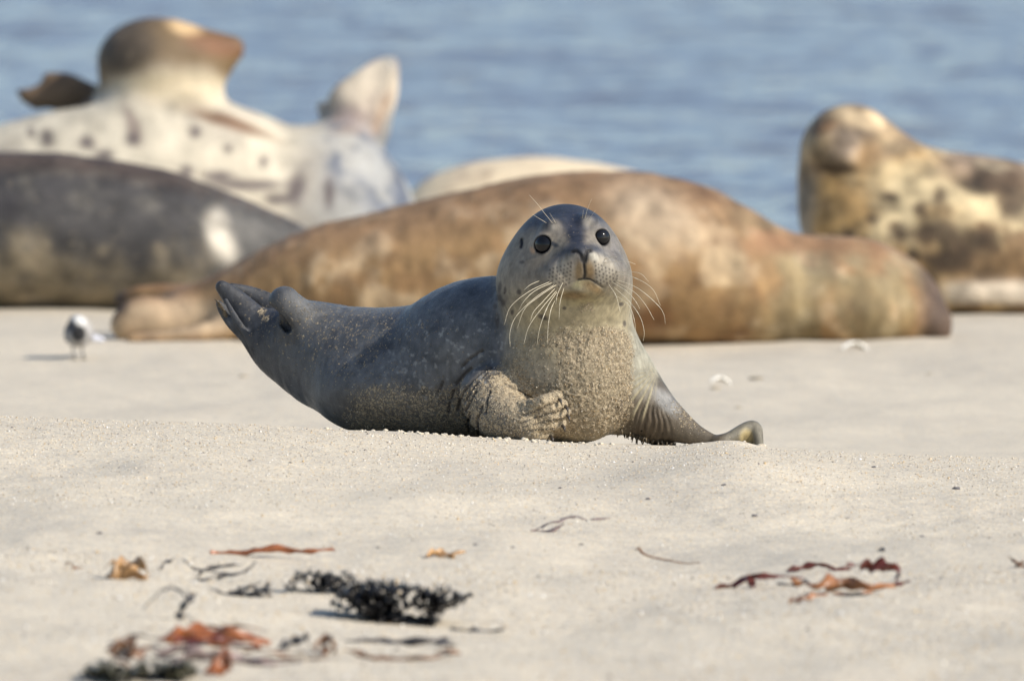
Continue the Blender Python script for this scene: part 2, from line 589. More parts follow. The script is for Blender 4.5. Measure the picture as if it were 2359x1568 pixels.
xs = axis([(-400, -40, 40), (-40, -8, 4), (-8, -2.4, 0.5), (-2.4, -0.98, 0.05), (-0.98, 0.98, 0.0040), (0.98, 2.4, 0.05), (2.4, 8, 0.5), (8, 40, 4), (40, 400, 40)])
ys = axis([(-60, 0, 6), (0, 14, 0.5), (14, 15.4, 0.05), (15.4, 20.3, 0.0055), (20.3, 27.2, 0.02), (27.2, 34, 0.2)])
GX, GY = np.meshgrid(xs, ys, indexing='ij')
GZ = height(GX, GY)
nx, ny = len(xs), len(ys)
idx = np.arange(nx * ny).reshape(nx, ny)
quads = np.stack((idx[:-1, :-1], idx[1:, :-1], idx[1:, 1:], idx[:-1, 1:]), -1).reshape(-1, 4)
M_sand = sand_material()
me = mesh_np('sand_beach', np.stack((GX, GY, GZ), -1).reshape(-1, 3), quads)
put('sand_beach', me, M_sand, kind='structure')

def G(X, Y):
    """ground point seen at X, Y"""
    d = np.linspace(14.8, 30, 1500)
    a = (X - 1179) / FPX; b = -(Y - 784) / FPX
    t = d / (CP + b * SP)
    z = CAMZ + t * (-SP + b * CP)
    h = height(t * a, d, False)
    i = np.nonzero(z <= h)[0]
    i = i[0] if len(i) else len(d) - 1
    return np.array((t[i] * a, d[i], h[i]))

# ------------------------------------------------------------------ sea
WZ = -0.36
wx = axis([(-3000, -100, 290), (-100, -6, 9.4), (-6, -2.6, 0.2), (-2.6, 2.6, 0.02), (2.6, 6, 0.2), (6, 100, 9.4), (100, 3000, 290)])
wy = axis([(29.2, 52, 0.03), (52, 80, 0.5), (80, 400, 20), (400, 8000, 400)])
WX, WY = np.meshgrid(wx, wy, indexing='ij')
z3 = np.zeros_like(WX)
q = np.stack((WX * 1.5 + WY * 0.25, WY * 2.1, z3), -1).reshape(-1, 3)
w1 = fbm(q, 61, 3, 0.55).reshape(WX.shape)
q = np.stack((WX * 6.5 - WY * 0.8, WY * 8.0, z3), -1).reshape(-1, 3)
w2 = fbm(q, 71, 3, 0.6).reshape(WX.shape)
fadew = 1 - sstep(52, 80, WY)
WZZ = WZ + fadew * (0.040 * w1 + 0.011 * w2)
nx, ny = len(wx), len(wy)
idx = np.arange(nx * ny).reshape(nx, ny)
quads = np.stack((idx[:-1, :-1], idx[1:, :-1], idx[1:, 1:], idx[:-1, 1:]), -1).reshape(-1, 4)
me = mesh_np('sea', np.stack((WX, WY, WZZ), -1).reshape(-1, 3), quads)
put('sea', me, water_material(), kind='structure')

# ------------------------------------------------------------------ seals
def mixc(c, col, w):
    return c + (np.array(col) - c) * w[:, None]

def blob(U, V, cx, cy, rx, ry, ang=0.0, soft=0.5):
    a = R(ang)
    dx, dy = U - cx, V - cy
    x = (dx * math.cos(a) + dy * math.sin(a)) / rx
    y = (-dx * math.sin(a) + dy * math.cos(a)) / ry
    return 1 - sstep(1 - soft, 1 + soft, np.sqrt(x * x + y * y))

def polyd(U, V, pts):
    best = None
    for (ax, ay), (bx, by) in zip(pts[:-1], pts[1:]):
        vx, vy = bx - ax, by - ay
        t = np.clip(((U - ax) * vx + (V - ay) * vy) / (vx * vx + vy * vy), 0, 1)
        d = np.hypot(U - ax - t * vx, V - ay - t * vy)
        best = d if best is None else np.minimum(best, d)
    return best

def nodes(rows, d0):
    """rows (X, Y, depth offset, radius in survey units) -> x,y,z,r"""
    o = []
    for X, Y, dy, r in rows:
        p = P(X, Y, d0 + dy)
        o.append((*p, r * (d0 + dy) / FPX))
    return o

# ---- the pup
D0 = 20.0
PX = D0 / FPX
S = Sdf()
S.tube(nodes([(1302, 640, .02, 132), (1302, 700, .03, 143), (1298, 760, .04, 152), (1285, 815, .06, 166), (1200, 812, .10, 176), (1100, 818, .14, 177),
              (1000, 842, .18, 150), (900, 846, .22, 139), (800, 836, .26, 131), (722, 795, .29, 96), (672, 778, .31, 70)], D0), k=.03, n=5)
S.ell(P(1322, 860, 20.0), (150 * PX, 125 * PX, 162 * PX), k=.05)
S.ell(P(1010, 900, 20.17), (230 * PX, 170 * PX, 96 * PX), k=.05)
S.ell(P(852, 902, 20.20), (128 * PX, 120 * PX, 88 * PX), k=.03)       # belly resting on the sand
# hind flippers
S.tube(nodes([(716, 822, .29, 92), (650, 806, .31, 66), (602, 764, .32, 46), (556, 708, .33, 31), (527, 676, .33, 21), (511, 661, .33, 15)], D0), k=.03, ys=0.7)
S.tube(nodes([(676, 760, .36, 52), (620, 706, .37, 30), (575, 678, .37, 19), (534, 661, .36, 9)], D0), k=.010, ys=0.7)
S.tube(nodes([(735, 782, .27, 74), (690, 735, .25, 48), (664, 706, .24, 38), (655, 696, .24, 37)], D0), k=.016)
S.tube(nodes([(790, 775, .34, 72), (740, 745, .35, 50), (705, 712, .35, 22)], D0), k=.012)   # far thigh
S.tube(nodes([(650, 862, .31, 14), (600, 822, .31, 12), (560, 775, .31, 11), (532, 745, .31, 11), (514, 716, .32, 11), (505, 700, .32, 8)], D0), k=.006, ys=0.6)
S.tube(nodes([(640, 850, .30, 10), (600, 812, .30, 9), (566, 768, .30, 8), (540, 728, .305, 7), (520, 692, .31, 5)], D0), k=.005, ys=0.5)
hits = [S.hit(X, Y) for X, Y in ((621, 704), (632, 720), (646, 738), (662, 757))]
yy = min(h[1] for h in hits)
for off in (-.004, .006, .016, .026):
    S.tube([(h[0], yy + off, h[2], r * PX * (1 - 8 * max(off, 0))) for h, r in zip(hits, (5, 9, 13, 11))], k=.005, op='-', n=3)
# near fore flipper, folded
S.tube(nodes([(1120, 905, -.03, 62), (1140, 938, -.05, 66), (1172, 962, -.085, 53), (1215, 975, -.11, 42)], D0), k=.018)
hand = [((1212, 952), (1281, 913)), ((1215, 966), (1296, 931)), ((1212, 980), (1300, 951)), ((1205, 992), (1289, 975)), ((1196, 1002), (1262, 1000))]
S.ell(P(1250, 956, 20 - .112), (52 * PX, 18 * PX, 40 * PX), k=.01)
for i, (a, b) in enumerate(hand):
    m = ((a[0] + b[0]) / 2, (a[1] + b[1]) / 2 - 5 + i)
    S.tube(nodes([(a[0] - 10, a[1], -.10, 17), (m[0], m[1], -.135 + .004 * i, 14.5), (b[0], b[1], -.125 + .004 * i, 11.5 if i else 14)], D0), k=.0035 if i else .012)
# far fore flipper, planted
S.tube(nodes([(1452, 880, .02, 62), (1497, 944, .01, 62), (1546, 972, .00, 42), (1597, 1000, -.01, 26), (1640, 1016, -.02, 17), (1664, 1020, -.03, 13)], D0), k=.035, ys=0.75)
S.tube(nodes([(1440, 925, .03, 56), (1470, 962, .03, 32), (1525, 1000, .02, 15)], D0), k=.03, ys=0.6)
S.tube(nodes([(1655, 1022, -.03, 12), (1690, 1004, -.02, 16), (1722, 988, -.01, 18), (1738, 988, -.01, 17), (1746, 1012, -.02, 12), (1750, 1045, -.03, 9)], D0), k=.012)
S.tube(nodes([(1700, 1020, -.01, 16), (1730, 1010, .0, 16)], D0), k=.012)
S.tube(nodes([(1716, 1040, -.06, 12), (1722, 1024, -.022, 10)], D0), k=.006, op='-')
# head
HD = 19.98
def Q(X, Y, z):
    return P(X, Y, HD + z * PX)
def E(X, Y, z, rx, ry, rz, k=.012, op='+', rot=None):
    S.ell(Q(X, Y, z), (rx * PX, ry * PX, rz * PX), k=k, op=op, rot=rot)
E(1303, 583, 10, 117, 120, 113, k=.03)
E(1296, 652, 8, 147, 122, 100, k=.045)
E(1306, 655, -20, 118, 100, 78, k=.04)
S.tube([(*Q(1318, 585, -60), 80 * PX), (*Q(1333, 594, -118), 58 * PX), (*Q(1340, 600, -150), 44 * PX)], k=.024, n=3)
E(1300, 628, -142, 43, 34, 37, k=.012)
E(1284, 645, -128, 36, 30, 32, k=.016)
E(1382, 624, -140, 36, 33, 35, k=.012)
E(1341, 588, -178, 22, 18, 16, k=.012)
E(1348, 664, -128, 38, 34, 22, k=.02)
E(1262, 640, -86, 44, 40, 38, k=.03)
E(1400, 634, -80, 36, 40, 36, k=.03)
E(1278, 520, -88, 22, 20, 16, k=.02)
E(1357, 508, -84, 20, 20, 16, k=.02)
# eyes
eyes = []
for (ex, ey, er, tx, tz) in ((1251, 563.5, 20.2, -.40, .08), (1385.5, 547, 18.2, .36, .10)):
    h = S.hit(ex, ey)
    n = np.array((tx, -math.sqrt(1 - tx * tx - tz * tz), tz))
    eb = er * 1.42 * PX
    c = h - n * eb * 0.68
    S.ell(c, (eb + 1.8 * PX,) * 3, k=.010)
    eyes.append((c, eb, n, er))
for (c, eb, n, er) in eyes:
    A = c + n * eb * 0.1
    Bp = c + n * eb * 2.6
    for o_ in (-1, 1):
        sh = np.array((o_ * 2.4 * PX, 0, o_ * .7 * PX))
        S.tube(capr(A + sh, Bp + sh, er * PX * 0.93, er * PX * 1.08), k=.0015, op='-', n=1)
# nostrils, lip groove, mouth, ear
def groove(pts, r, k=.0018, depth=0.2, op='-'):
    rows = []
    for X, Y in pts:
        h = S0.hit(X, Y)
        g = S0.grad(h[None])[0]
        rows.append((*(h + g * r * PX * depth), r * PX))
    S.tube(rows, k=k, op=op, n=3)
S0 = Sdf(); S0.p = list(S.p)
grooves = [([(1318, 580), (1328, 578), (1336, 586), (1341, 600)], 4.4), ([(1360, 577), (1352, 579), (1349, 588), (1346, 602)], 4.8),
           ([(1343, 596), (1345, 612), (1347, 630), (1346, 641)], 3.4),
           ([(1332, 644), (1346, 641), (1360, 643), (1374, 652), (1388, 662)], 2.4),
           ([(1201, 552), (1202, 560), (1200, 569)], 4.0)]
for pts, r in grooves:
    groove(pts, r)
V, Qd, N = S.mesh(P(430, 440, 19.7) - np.array((0, .15, .46)), (P(1800, 440, 20.6) + np.array((0, 0, .02))), 0.0019)
U, W = UV(V)

# surface relief: clinging sand, creases, folds
nn = fbm(V * 60, 3, 3)
chest = blob(U + 18 * nn, W + 22 * nn, 1315, 888, 158, 128, soft=.22)
chest = np.maximum(chest, blob(U + 14 * nn, W, 1392, 800, 75, 48, soft=.2))
chest *= 1 - sstep(1452, 1466, U + 8 * nn)
chest *= 1 - 0.75 * blob(U + 25 * nn, W + 25 * nn, 1245, 838, 42, 50, soft=.5)
flank = sstep(868, 905, W + 16 * nn + 14 * vnoise(V * 190, 12)) * sstep(770, 860, U + 0.3 * (W - 900)) * (1 - sstep(1120, 1180, U))
arm = blob(U, W, 1150, 940, 75, 85, soft=.25)
handm = blob(U, W, 1255, 960, 62, 52, soft=.3)
flip = blob(U, W, 1580, 960, 45, 24, 45, soft=.5)
sandy = np.clip(0.60 * chest + 0.50 * flank * (1 - arm) + 0.60 * arm * (1 - handm) + 0.50 * handm + 0.35 * flip, 0, 1)
sandy = np.maximum(sandy, 0.19 * blob(U, W, 760, 790, 170, 90, 20, soft=.5))
sandy = np.maximum(sandy, 0.19 * blob(U, W, 800, 735, 200, 60, 5, soft=.5))
sandy = np.maximum(sandy, 0.55 * blob(U, W, 602, 716, 12, 9, soft=.5))
sandy = np.maximum(sandy, 0.5 * blob(U, W, 612, 734, 10, 8, soft=.5))
sandy = np.maximum(sandy, 0.45 * blob(U, W, 1348, 708, 22, 12, soft=.5))
sandy *= 1 - sstep(700, 680, W) * sstep(1150, 1180, U)
disp = np.zeros(len(V))
lump = fbm(V * 170, 8, 3, 0.7)
disp += np.clip(chest, 0, 1) * (0.0018 * np.clip(lump + .15, 0, 1) * 2)
disp += np.clip(flank + arm, 0, 1) * 0.0009 * lump
disp += handm * 0.0008 * fbm(V * 130, 31, 3, .6)
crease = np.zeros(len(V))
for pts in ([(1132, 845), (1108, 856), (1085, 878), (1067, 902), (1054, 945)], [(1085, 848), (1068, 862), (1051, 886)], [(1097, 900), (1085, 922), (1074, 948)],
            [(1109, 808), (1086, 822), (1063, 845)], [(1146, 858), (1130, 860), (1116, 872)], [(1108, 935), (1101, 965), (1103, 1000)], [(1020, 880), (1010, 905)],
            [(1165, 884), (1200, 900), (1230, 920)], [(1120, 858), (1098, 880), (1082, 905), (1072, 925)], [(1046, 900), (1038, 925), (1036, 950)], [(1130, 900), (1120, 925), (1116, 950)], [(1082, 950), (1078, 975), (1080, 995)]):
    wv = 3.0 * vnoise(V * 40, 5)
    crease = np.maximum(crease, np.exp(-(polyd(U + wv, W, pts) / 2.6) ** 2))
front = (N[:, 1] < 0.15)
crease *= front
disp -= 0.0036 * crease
# skin folds running from the armpit over the planted flipper
th = np.arctan2(W - 850, U - 1515)
fold = np.sin(th * 62 + 3.0 * vnoise(V * 45, 4))
fm = blob(U, W, 1475, 965, 75, 42, 30, soft=.35) * front
disp += 0.0013 * fold * fm
fold2 = sstep(0.2, 0.9, np.sin(th * 30 + 2)) * blob(U, W, 1480, 905, 26, 60, 15, soft=.3) * front
disp += 0.0012 * fold2
# finger grooves catch wrinkles
V2 = V + N * disp[:, None]

# colours
n3 = fbm(V * 9, 91, 4)
n4 = fbm(V * 32, 92, 4)
nst = fbm(V * np.array((26, 26, 60)), 93, 3)
back = np.array((.068, .072, .080))
belly = np.array((.215, .185, .135))
c = np.tile(back, (len(V), 1))
c = mixc(c, (.115, .117, .118), sstep(-.1, .5, n3))
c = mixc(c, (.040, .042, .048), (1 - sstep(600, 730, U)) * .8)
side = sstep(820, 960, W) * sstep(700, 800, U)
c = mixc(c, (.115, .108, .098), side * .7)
# neck, throat, chest
neck = sstep(1128, 1185, U + 16 * n4 + (720 - W) * .12) * sstep(560, 650, W)
c = mixc(c, (.20, .18, .145), neck)
throat = blob(U + 10 * n4, W, 1325, 735, 150, 110, soft=.5) * neck
c = mixc(c, (.31, .265, .165), throat * .85)
c = mixc(c, (.27, .225, .15), chest)
c = mixc(c, (.13, .115, .095), flank * .8)
c = mixc(c, (.30, .285, .225), sstep(1440, 1470, U) * sstep(700, 740, W) * (1 - sstep(870, 930, W)))
# planted flipper: brown grey, shiny
fl = sstep(1480, 1520, U + (W - 900) * .3) * sstep(840, 880, W)
c = mixc(c, (.105, .085, .06), fl)
c = mixc(c, (.21, .205, .195), blob(U, W, 1535, 925, 40, 18, 45, soft=.5))  # highlight along the upper edge, painted in
c = mixc(c, (.075, .055, .035), fm * .8)
c = mixc(c, (.33, .29, .19), fold2)  # light on the fold crests painted into the colour
c = mixc(c, (.16, .145, .11), fl * sstep(1655, 1690, U))
c = mixc(c, (.36, .29, .15), blob(U, W, 1718, 1008, 14, 20, soft=.5) * sstep(1655, 1690, U))
# head
hd = blob(U, W, 1300, 590, 175, 135, soft=.12) * sstep(700, 640, W - 0 * U) if False else (1 - sstep(640, 690, W)) * sstep(1120, 1150, U)
c = mixc(c, (.19, .165, .13), hd)
cap = 1 - sstep(514, 556, W + 12 * n4 + np.abs(U - 1318) * .02)
c = mixc(c, (.026, .031, .046), cap * hd)
c = mixc(c, (.22, .19, .15), blob(U, W, 1248, 568, 38, 34, soft=.6) * hd)
c = mixc(c, (.21, .185, .15), blob(U, W, 1388, 550, 32, 32, soft=.6) * hd)
c = mixc(c, (.27, .24, .20), blob(U + 5 * n4, W + 5 * n4, 1280, 524, 12, 15, -20, soft=.8))
c = mixc(c, (.23, .21, .18), blob(U, W, 1352, 511, 13, 11, 20, soft=.8))
br = blob(U + 4 * n4, W, 1323, 530, 20, 62, -8, soft=.5)
c = mixc(c, (.022, .026, .040), br)
c = mixc(c, (.040, .046, .064), blob(U, W, 1292, 600, 46, 17, -50, soft=.6))
c = mixc(c, (.046, .052, .070), blob(U, W, 1388, 588, 34, 10, 45, soft=.6))
c = mixc(c, (.040, .043, .055), blob(U, W, 1340, 574, 34, 12, 0, soft=.6))
c = mixc(c, (.045, .047, .052), blob(U, W, 1276, 563, 12, 5, 25, soft=.6))
c = mixc(c, (.12, .115, .12), blob(U, W, 1408, 570, 22, 60, -25, soft=.6) * hd * .6)
# muzzle pads
c = mixc(c, (.31, .275, .22), blob(U, W, 1300, 628, 44, 32, -40, soft=.4))
c = mixc(c, (.29, .26, .21), blob(U, W, 1384, 620, 36, 34, 40, soft=.4))
c = mixc(c, (.42, .37, .31), blob(U, W, 1324, 600, 11, 16, 30, soft=.6))  # highlights either side of the nostrils, painted here and on the next line
c = mixc(c, (.36, .34, .29), blob(U, W, 1367, 592, 12, 9, 40, soft=.6))
c = mixc(c, (.22, .16, .09), blob(U + 3 * n4, W, 1334, 622, 9, 24, 4, soft=.7))
c = mixc(c, (.20, .14, .075), blob(U + 3 * n4, W, 1358, 624, 11, 22, -10, soft=.7))
c = mixc(c, (.36, .33, .20), blob(U, W, 1338, 654, 20, 9, -15, soft=.6))
c = mixc(c, (.22, .17, .095), blob(U, W, 1362, 664, 28, 12, 25, soft=.6))
c = mixc(c, (.29, .245, .14), blob(U, W, 1340, 690, 50, 16, 0, soft=.6))
c = mixc(c, (.20, .14, .07), blob(U + 6 * n4, W, 1322, 680, 34, 9, 0, soft=.7))
c = mixc(c, (.20, .14, .07), blob(U, W, 1366, 662, 22, 8, 35, soft=.7))
mouth = np.exp(-(polyd(U, W, [(1332, 645), (1346, 641), (1360, 643), (1374, 652), (1388, 662)]) / 2.4) ** 2)
nos = np.zeros(len(V))
for pts, r in grooves:
    nos = np.maximum(nos, np.exp(-(polyd(U, W, pts) / (r * .95)) ** 2))
c = mixc(c, (.055, .055, .060), blob(U, W, 1343, 590, 13, 15, 0, soft=.6))
nos *= 1 - .75 * sstep(1356, 1390, U) * (W > 635)
c = mixc(c, (.012, .011, .012), np.clip(nos * 1.25, 0, 1) * front)
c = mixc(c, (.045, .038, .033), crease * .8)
# rows of whisker roots on the pads
dots = []
for sx_, cx, cy, a0 in ((-1, 1322, 606, 0), (1, 1364, 604, 0)):
    for row in range(6):
        for k in range(7):
            X = cx + sx_ * (6 + k * 8.2 + row * 1.0) + random.uniform(-1, 1)
            Y = cy + row * 9.0 + k * (3.2 if sx_ < 0 else 4.4) - k * k * .12 + random.uniform(-1, 1)
            if sx_ < 0 and X > 1318 - 0: continue
            if math.hypot((X - (1298 if sx_ < 0 else 1386)) / 46, (Y - (632 if sx_ < 0 else 624)) / 33) < 1:
                dots.append((X, Y))
dm = np.zeros(len(V))
near = np.nonzero((U > 1240) & (U < 1440) & (W > 590) & (W < 680) & front)[0]
for X, Y in dots:
    dd = np.hypot((U[near] - X) / 1.0, (W[near] - Y) / 1.25)
    dm[near] = np.maximum(dm[near], np.exp(-(dd / 2.0) ** 2))
c = mixc(c, (.02, .018, .018), np.clip(dm * 1.1, 0, 1) * .9)
# eye rims
for (ec, eb, en, er) in eyes:
    w_ = V - ec
    al = w_ @ en
    rd = np.linalg.norm(w_ - al[:, None] * en, axis=1)
    c = mixc(c, (.022, .019, .017), (1 - sstep(er * PX * 1.04, er * PX * 1.30, rd)) * (al > 0) * (al < eb * 2))
c = mixc(c, (.33, .22, .14), blob(U, W, 1226, 577, 5, 8, -30, soft=.6))
# dark spots on the neck, pale flecks on the back
for X, Y, a, b, g in ((1151, 661, 5, 12, 10), (1148, 685, 7, 8, 0), (1158, 697, 6, 9, 0), (1145, 738, 5, 16, 0), (1163, 668, 3, 8, 0), (1195, 672, 6, 6, 0), (1250, 730, 12, 6, 20),
                      (1140, 705, 5, 6, 0), (1180, 720, 4, 6, 0), (1430, 700, 6, 5, 0), (1202, 604, 6, 4, 0), (1300, 710, 5, 4, 0), (1438, 745, 4, 7, 0)):
    c = mixc(c, (.055, .045, .04), blob(U + 2 * n4, W + 2 * n4, X, Y, a, b, g, soft=.45) * .85)
darks = sstep(.30, .52, fbm(V * 17, 55, 3)) * (1 - hd) * (U < 1140)
c = mixc(c, (.028, .030, .038), darks * .6)
fleck = sstep(.26, .46, fbm(V * np.array((120, 120, 190)), 57, 3)) * sstep(820, 960, U) * (1 - sstep(1140, 1200, U)) * sstep(700, 760, W)
c = mixc(c, (.30, .30, .29), fleck * .5)
c = mixc(c, c * .62, sstep(.0, .4, nst) * .6)
c *= (1 + .35 * fbm(V * np.array((190, 190, 70)), 95, 2))[:, None]
c = mixc(c, (.17, .165, .15), handm * (0.4 + .4 * n4))
hg = np.zeros(len(V))
for i, (a, b) in enumerate(hand[1:]):
    pa = hand[i]
    mid = [((pa[0][0] + a[0]) / 2 - 12, (pa[0][1] + a[1]) / 2), ((pa[0][0] + pa[1][0] + a[0] + b[0]) / 4, (pa[0][1] + pa[1][1] + a[1] + b[1]) / 4 - 3), ((pa[1][0] + b[0]) / 2, (pa[1][1] + b[1]) / 2)]
    hg = np.maximum(hg, np.exp(-(polyd(U, W, mid) / 3.2) ** 2))
c = mixc(c, (.05, .042, .035), hg * handm * .8)  # shadow lines between the digits painted into the colour
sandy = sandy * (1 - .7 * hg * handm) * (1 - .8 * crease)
rough = np.full(len(V), .52)
rough -= .04 * cap * hd
rough -= .15 * (1 - hd) * (U < 1130) * (1 - flank)
rough -= .22 * fl
rough = np.clip(rough + .08 * n4, .2, .9)
c = np.clip(c, .004, 1)
pup = root('seal_pup', tuple(P(1050, 1010, 20.1)), 'young grey seal propped up on its chest in mid beach, facing the camera', 'seal')
M_coat = coat('pup_fur', spec=.32, var=.14)
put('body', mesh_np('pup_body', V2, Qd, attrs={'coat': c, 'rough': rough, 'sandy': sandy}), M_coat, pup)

# eyeballs
m, nt, b = new_mat('seal_eye')
b.inputs['Base Color'].default_value = (.006, .006, .007, 1)
b.inputs['Roughness'].default_value = .09
b.inputs['IOR'].default_value = 1.38
M_eye = m
for (ec, eb, en, er) in eyes:
    bg = Bag()
    bg.lump(ec + en * .0006, eb, sub=4, noise=0)
    bg.build('eye', M_eye, pup)

# whiskers
m, nt, b = new_mat('whisker_hair')
b.inputs['Base Color'].default_value = (.60, .54, .41, 1)
b.inputs['Roughness'].default_value = .4
M_wh = m
def zz(p): return (1058.4 + .25 * p[0], 431.2 + .25 * p[1])
whisk = [
    [(740, 860), (650, 900), (590, 950)], [(830, 870), (640, 960), (470, 1100), (410, 1270)], [(850, 880), (700, 950), (600, 1040), (540, 1140)],
    [(870, 900), (680, 1030), (520, 1190), (465, 1330), (465, 1470)], [(890, 900), (740, 1000), (600, 1120), (530, 1300)],
    [(880, 930), (760, 1060), (680, 1150), (650, 1240)], [(895, 950), (760, 1110), (640, 1280), (590, 1450)], [(900, 960), (810, 1100), (740, 1290), (710, 1460)],
    [(950, 880), (900, 990), (885, 1080)], [(885, 1030), (840, 1130), (815, 1290), (810, 1440)], [(960, 930), (925, 1060), (915, 1220)],
    [(1430, 800), (1600, 830), (1770, 930), (1850, 1090)], [(1440, 850), (1640, 930), (1820, 1080), (1880, 1170), (1895, 1260)],
    [(1430, 870), (1600, 960), (1710, 1080), (1790, 1220)], [(1400, 870), (1540, 960), (1620, 1050), (1660, 1120)], [(1370, 890), (1440, 1000), (1480, 1150)],
    [(1420, 920), (1560, 1050), (1660, 1190), (1700, 1330), (1690, 1420)], [(1440, 1000), (1560, 1090), (1610, 1230), (1625, 1370)],
    [(1340, 660), (1450, 640)], [(1330, 695), (1530, 685), (1620, 710)], [(1440, 780), (1650, 790), (1740, 870)],
    [(855, 330), (790, 250), (720, 160), (640, 70)], [(885, 330), (830, 240)], [(800, 330), (670, 250)],
    [(1155, 285), (1175, 210), (1215, 110)], [(1130, 290), (1140, 210)], [(1190, 300), (1250, 215)]]
for i, w in enumerate(whisk):
    pts = [zz(p) for p in w]
    h = S.hit(*pts[0], 19.4, 20.2)
    rows = [(*h,)]
    n = len(pts)
    for j, (X, Y) in enumerate(pts[1:]):
        t = (j + 1) / (n - 1)
        if i < 21:
            dy = h[1] - 0.035 * math.sin(t * 2.2) - .01 * t
        else:
            dy = h[1] - 0.02 * t
        rows.append(tuple(P(X, Y, dy)))
    sp = spline(rows, 7)
    r0 = .00046 if i < 18 else .00030
    if i in (18, 19, 20): r0 = .0004
    rad = [r0 * (1 - .55 * k / (len(sp) - 1)) * (1.0 + (.7 if (i < 18 and random.random() < .12 and k > 4) else 0)) for k in range(len(sp))]
    bg = Bag()
    bg.tube(sp, rad, 6)
    bg.build('whisker', M_wh, pup)

# hanging wet hair under the planted flipper and on the tail end
m = simple('wet_hair', (.085, .065, .04), .35, bump=0)
bg = Bag()
for k in range(64):
    t = k / 63
    X = 1405 + 150 * t + random.uniform(-2, 2)
    Y = float(np.interp(X, [1400, 1441, 1486, 1545, 1560], [984, 1000, 1017, 1028, 1030]))
    p = P(X, Y - 9, 20.0 + random.uniform(-.012, .03))
    L_ = random.uniform(10, 22) * (1 if 0.1 < t < .9 else .5) * PX
    q = p + np.array((random.uniform(-.3, .25) * L_, random.uniform(-.4, .2) * L_, -L_))
    bg.tube([p, (p + q) / 2 + np.array((random.uniform(-.001, .001), 0, 0)), q], [.0022, .0016, .0005], 5)
bg.build('hair_fringe', m, pup)
bg = Bag()
for k in range(22):
    t = k / 21
    X, Y = 506 + 8 * t, 693 + 14 * t
    X = 500 + 30 * t + random.uniform(-2, 2); Y = 696 + 50 * t + random.uniform(-2, 2)
    p = P(X + 6, Y, 20.31)
    q = P(X - random.uniform(2, 8), Y - random.uniform(2, 10), 20.31)
    bg.tube([p, (p + q) / 2, q], [.0018, .0013, .0004], 5)
bg.build('toe_hair', m, pup)
# claws on the folded flipper
m = simple('claw_horn', (.05, .042, .035), .35)
for i, (a, b_) in enumerate(hand):
    p = P(b_[0] + 4, b_[1] + 2, 20 - .128 + .004 * i)
    q = P(b_[0] + 11, b_[1] + 11, 20 - .140 + .004 * i)
    r_ = P(b_[0] + 12, b_[1] + 19, 20 - .142 + .004 * i)
    bg = Bag(); bg.tube([p, q, r_], [.003, .0022, .0004], 6)
    bg.build('claw', m, pup)

# ---- loose grains
def grain_mesh(cen, rad, col, seed=0):
    bm = bmesh.new(); bmesh.ops.create_icosphere(bm, subdivisions=1, radius=1)
    v = np.array([q.co[:] for q in bm.verts]); f = np.array([[q.index for q in p.verts] for p in bm.faces]); bm.free()
    r = np.random.default_rng(seed)
    n = len(cen)
    q = r.normal(size=(n, 4)); q /= np.linalg.norm(q, axis=1)[:, None]
    w, x, y, z = q.T
    Rm = np.stack((1 - 2 * (y * y + z * z), 2 * (x * y - z * w), 2 * (x * z + y * w), 2 * (x * y + z * w), 1 - 2 * (x * x + z * z), 2 * (y * z - x * w),
                   2 * (x * z - y * w), 2 * (y * z + x * w), 1 - 2 * (x * x + y * y)), 1).reshape(n, 3, 3)
    sc = r.uniform(.6, 1.25, (n, 1, 3))
    vv = v[None] * (1 + r.uniform(-.25, .25, (n, len(v), 1))) * sc
    vv = np.einsum('nij,nkj->nki', Rm, vv) * rad[:, None, None] + cen[:, None, :]
    F = (f[None] + (np.arange(n) * len(v))[:, None, None]).reshape(-1, 3)
    return vv.reshape(-1, 3), F, np.repeat(col, len(v), axis=0)
GRAIN = np.array(((.62, .55, .44), (.52, .46, .37), (.70, .66, .58), (.40, .34, .26), (.56, .42, .25), (.30, .27, .24), (.60, .50, .36), (.48, .44, .38), (.74, .72, .68), (.45, .38, .29)))
def grain_mat(name, dark=1.0):
    m, nt, b = new_mat(name)
    a = N_(nt, 'ShaderNodeAttribute', attribute_name='coat')
    sc_ = N_(nt, 'ShaderNodeVectorMath', operation='SCALE'); sc_.inputs['Scale'].default_value = dark
    nt.links.new(a.outputs['Color'], sc_.inputs[0]); nt.links.new(sc_.outputs[0], b.inputs['Base Color'])
    b.inputs['Roughness'].default_value = .85; b.inputs['Specular IOR Level'].default_value = .12
    return m
M_grain = grain_mat('sand_grain')
r_ = np.random.default_rng(5)
n = 26000
gx = r_.uniform(-.85, .85, n); gy = CY - .01 - r_.beta(1, 2.2, n) * 2.6
rad = np.exp(r_.normal(math.log(.0009), .30, n)); rad = np.clip(rad, .0006, .0022)
n2_ = 16000
gx = np.concatenate((gx, r_.uniform(-.75, .75, n2_))); gy = np.concatenate((gy, r_.uniform(15.5, 17.6, n2_)))
rad = np.concatenate((rad, np.clip(np.exp(r_.normal(math.log(.0012), .35, n2_)), .0008, .0032)))
dens = fbm(np.stack((gx * 5, gy * 2, gx * 0), 1), 77, 3)
kp = r_.uniform(-.6, .9, len(gx)) < dens + .35
gx, gy, rad = gx[kp], gy[kp], rad[kp]
gz = height(gx, gy) + rad * .25
col = GRAIN[np.minimum((r_.uniform(0, 1, len(gx)) ** 1.15 * 10).astype(int), 9)] * .92
Vg, Fg, Cg = grain_mesh(np.stack((gx, gy, gz), 1), rad, col, 3)
put('sand_grains', mesh_np('sand_grains', Vg, Fg, attrs={'coat': Cg}), M_grain, kind='stuff')
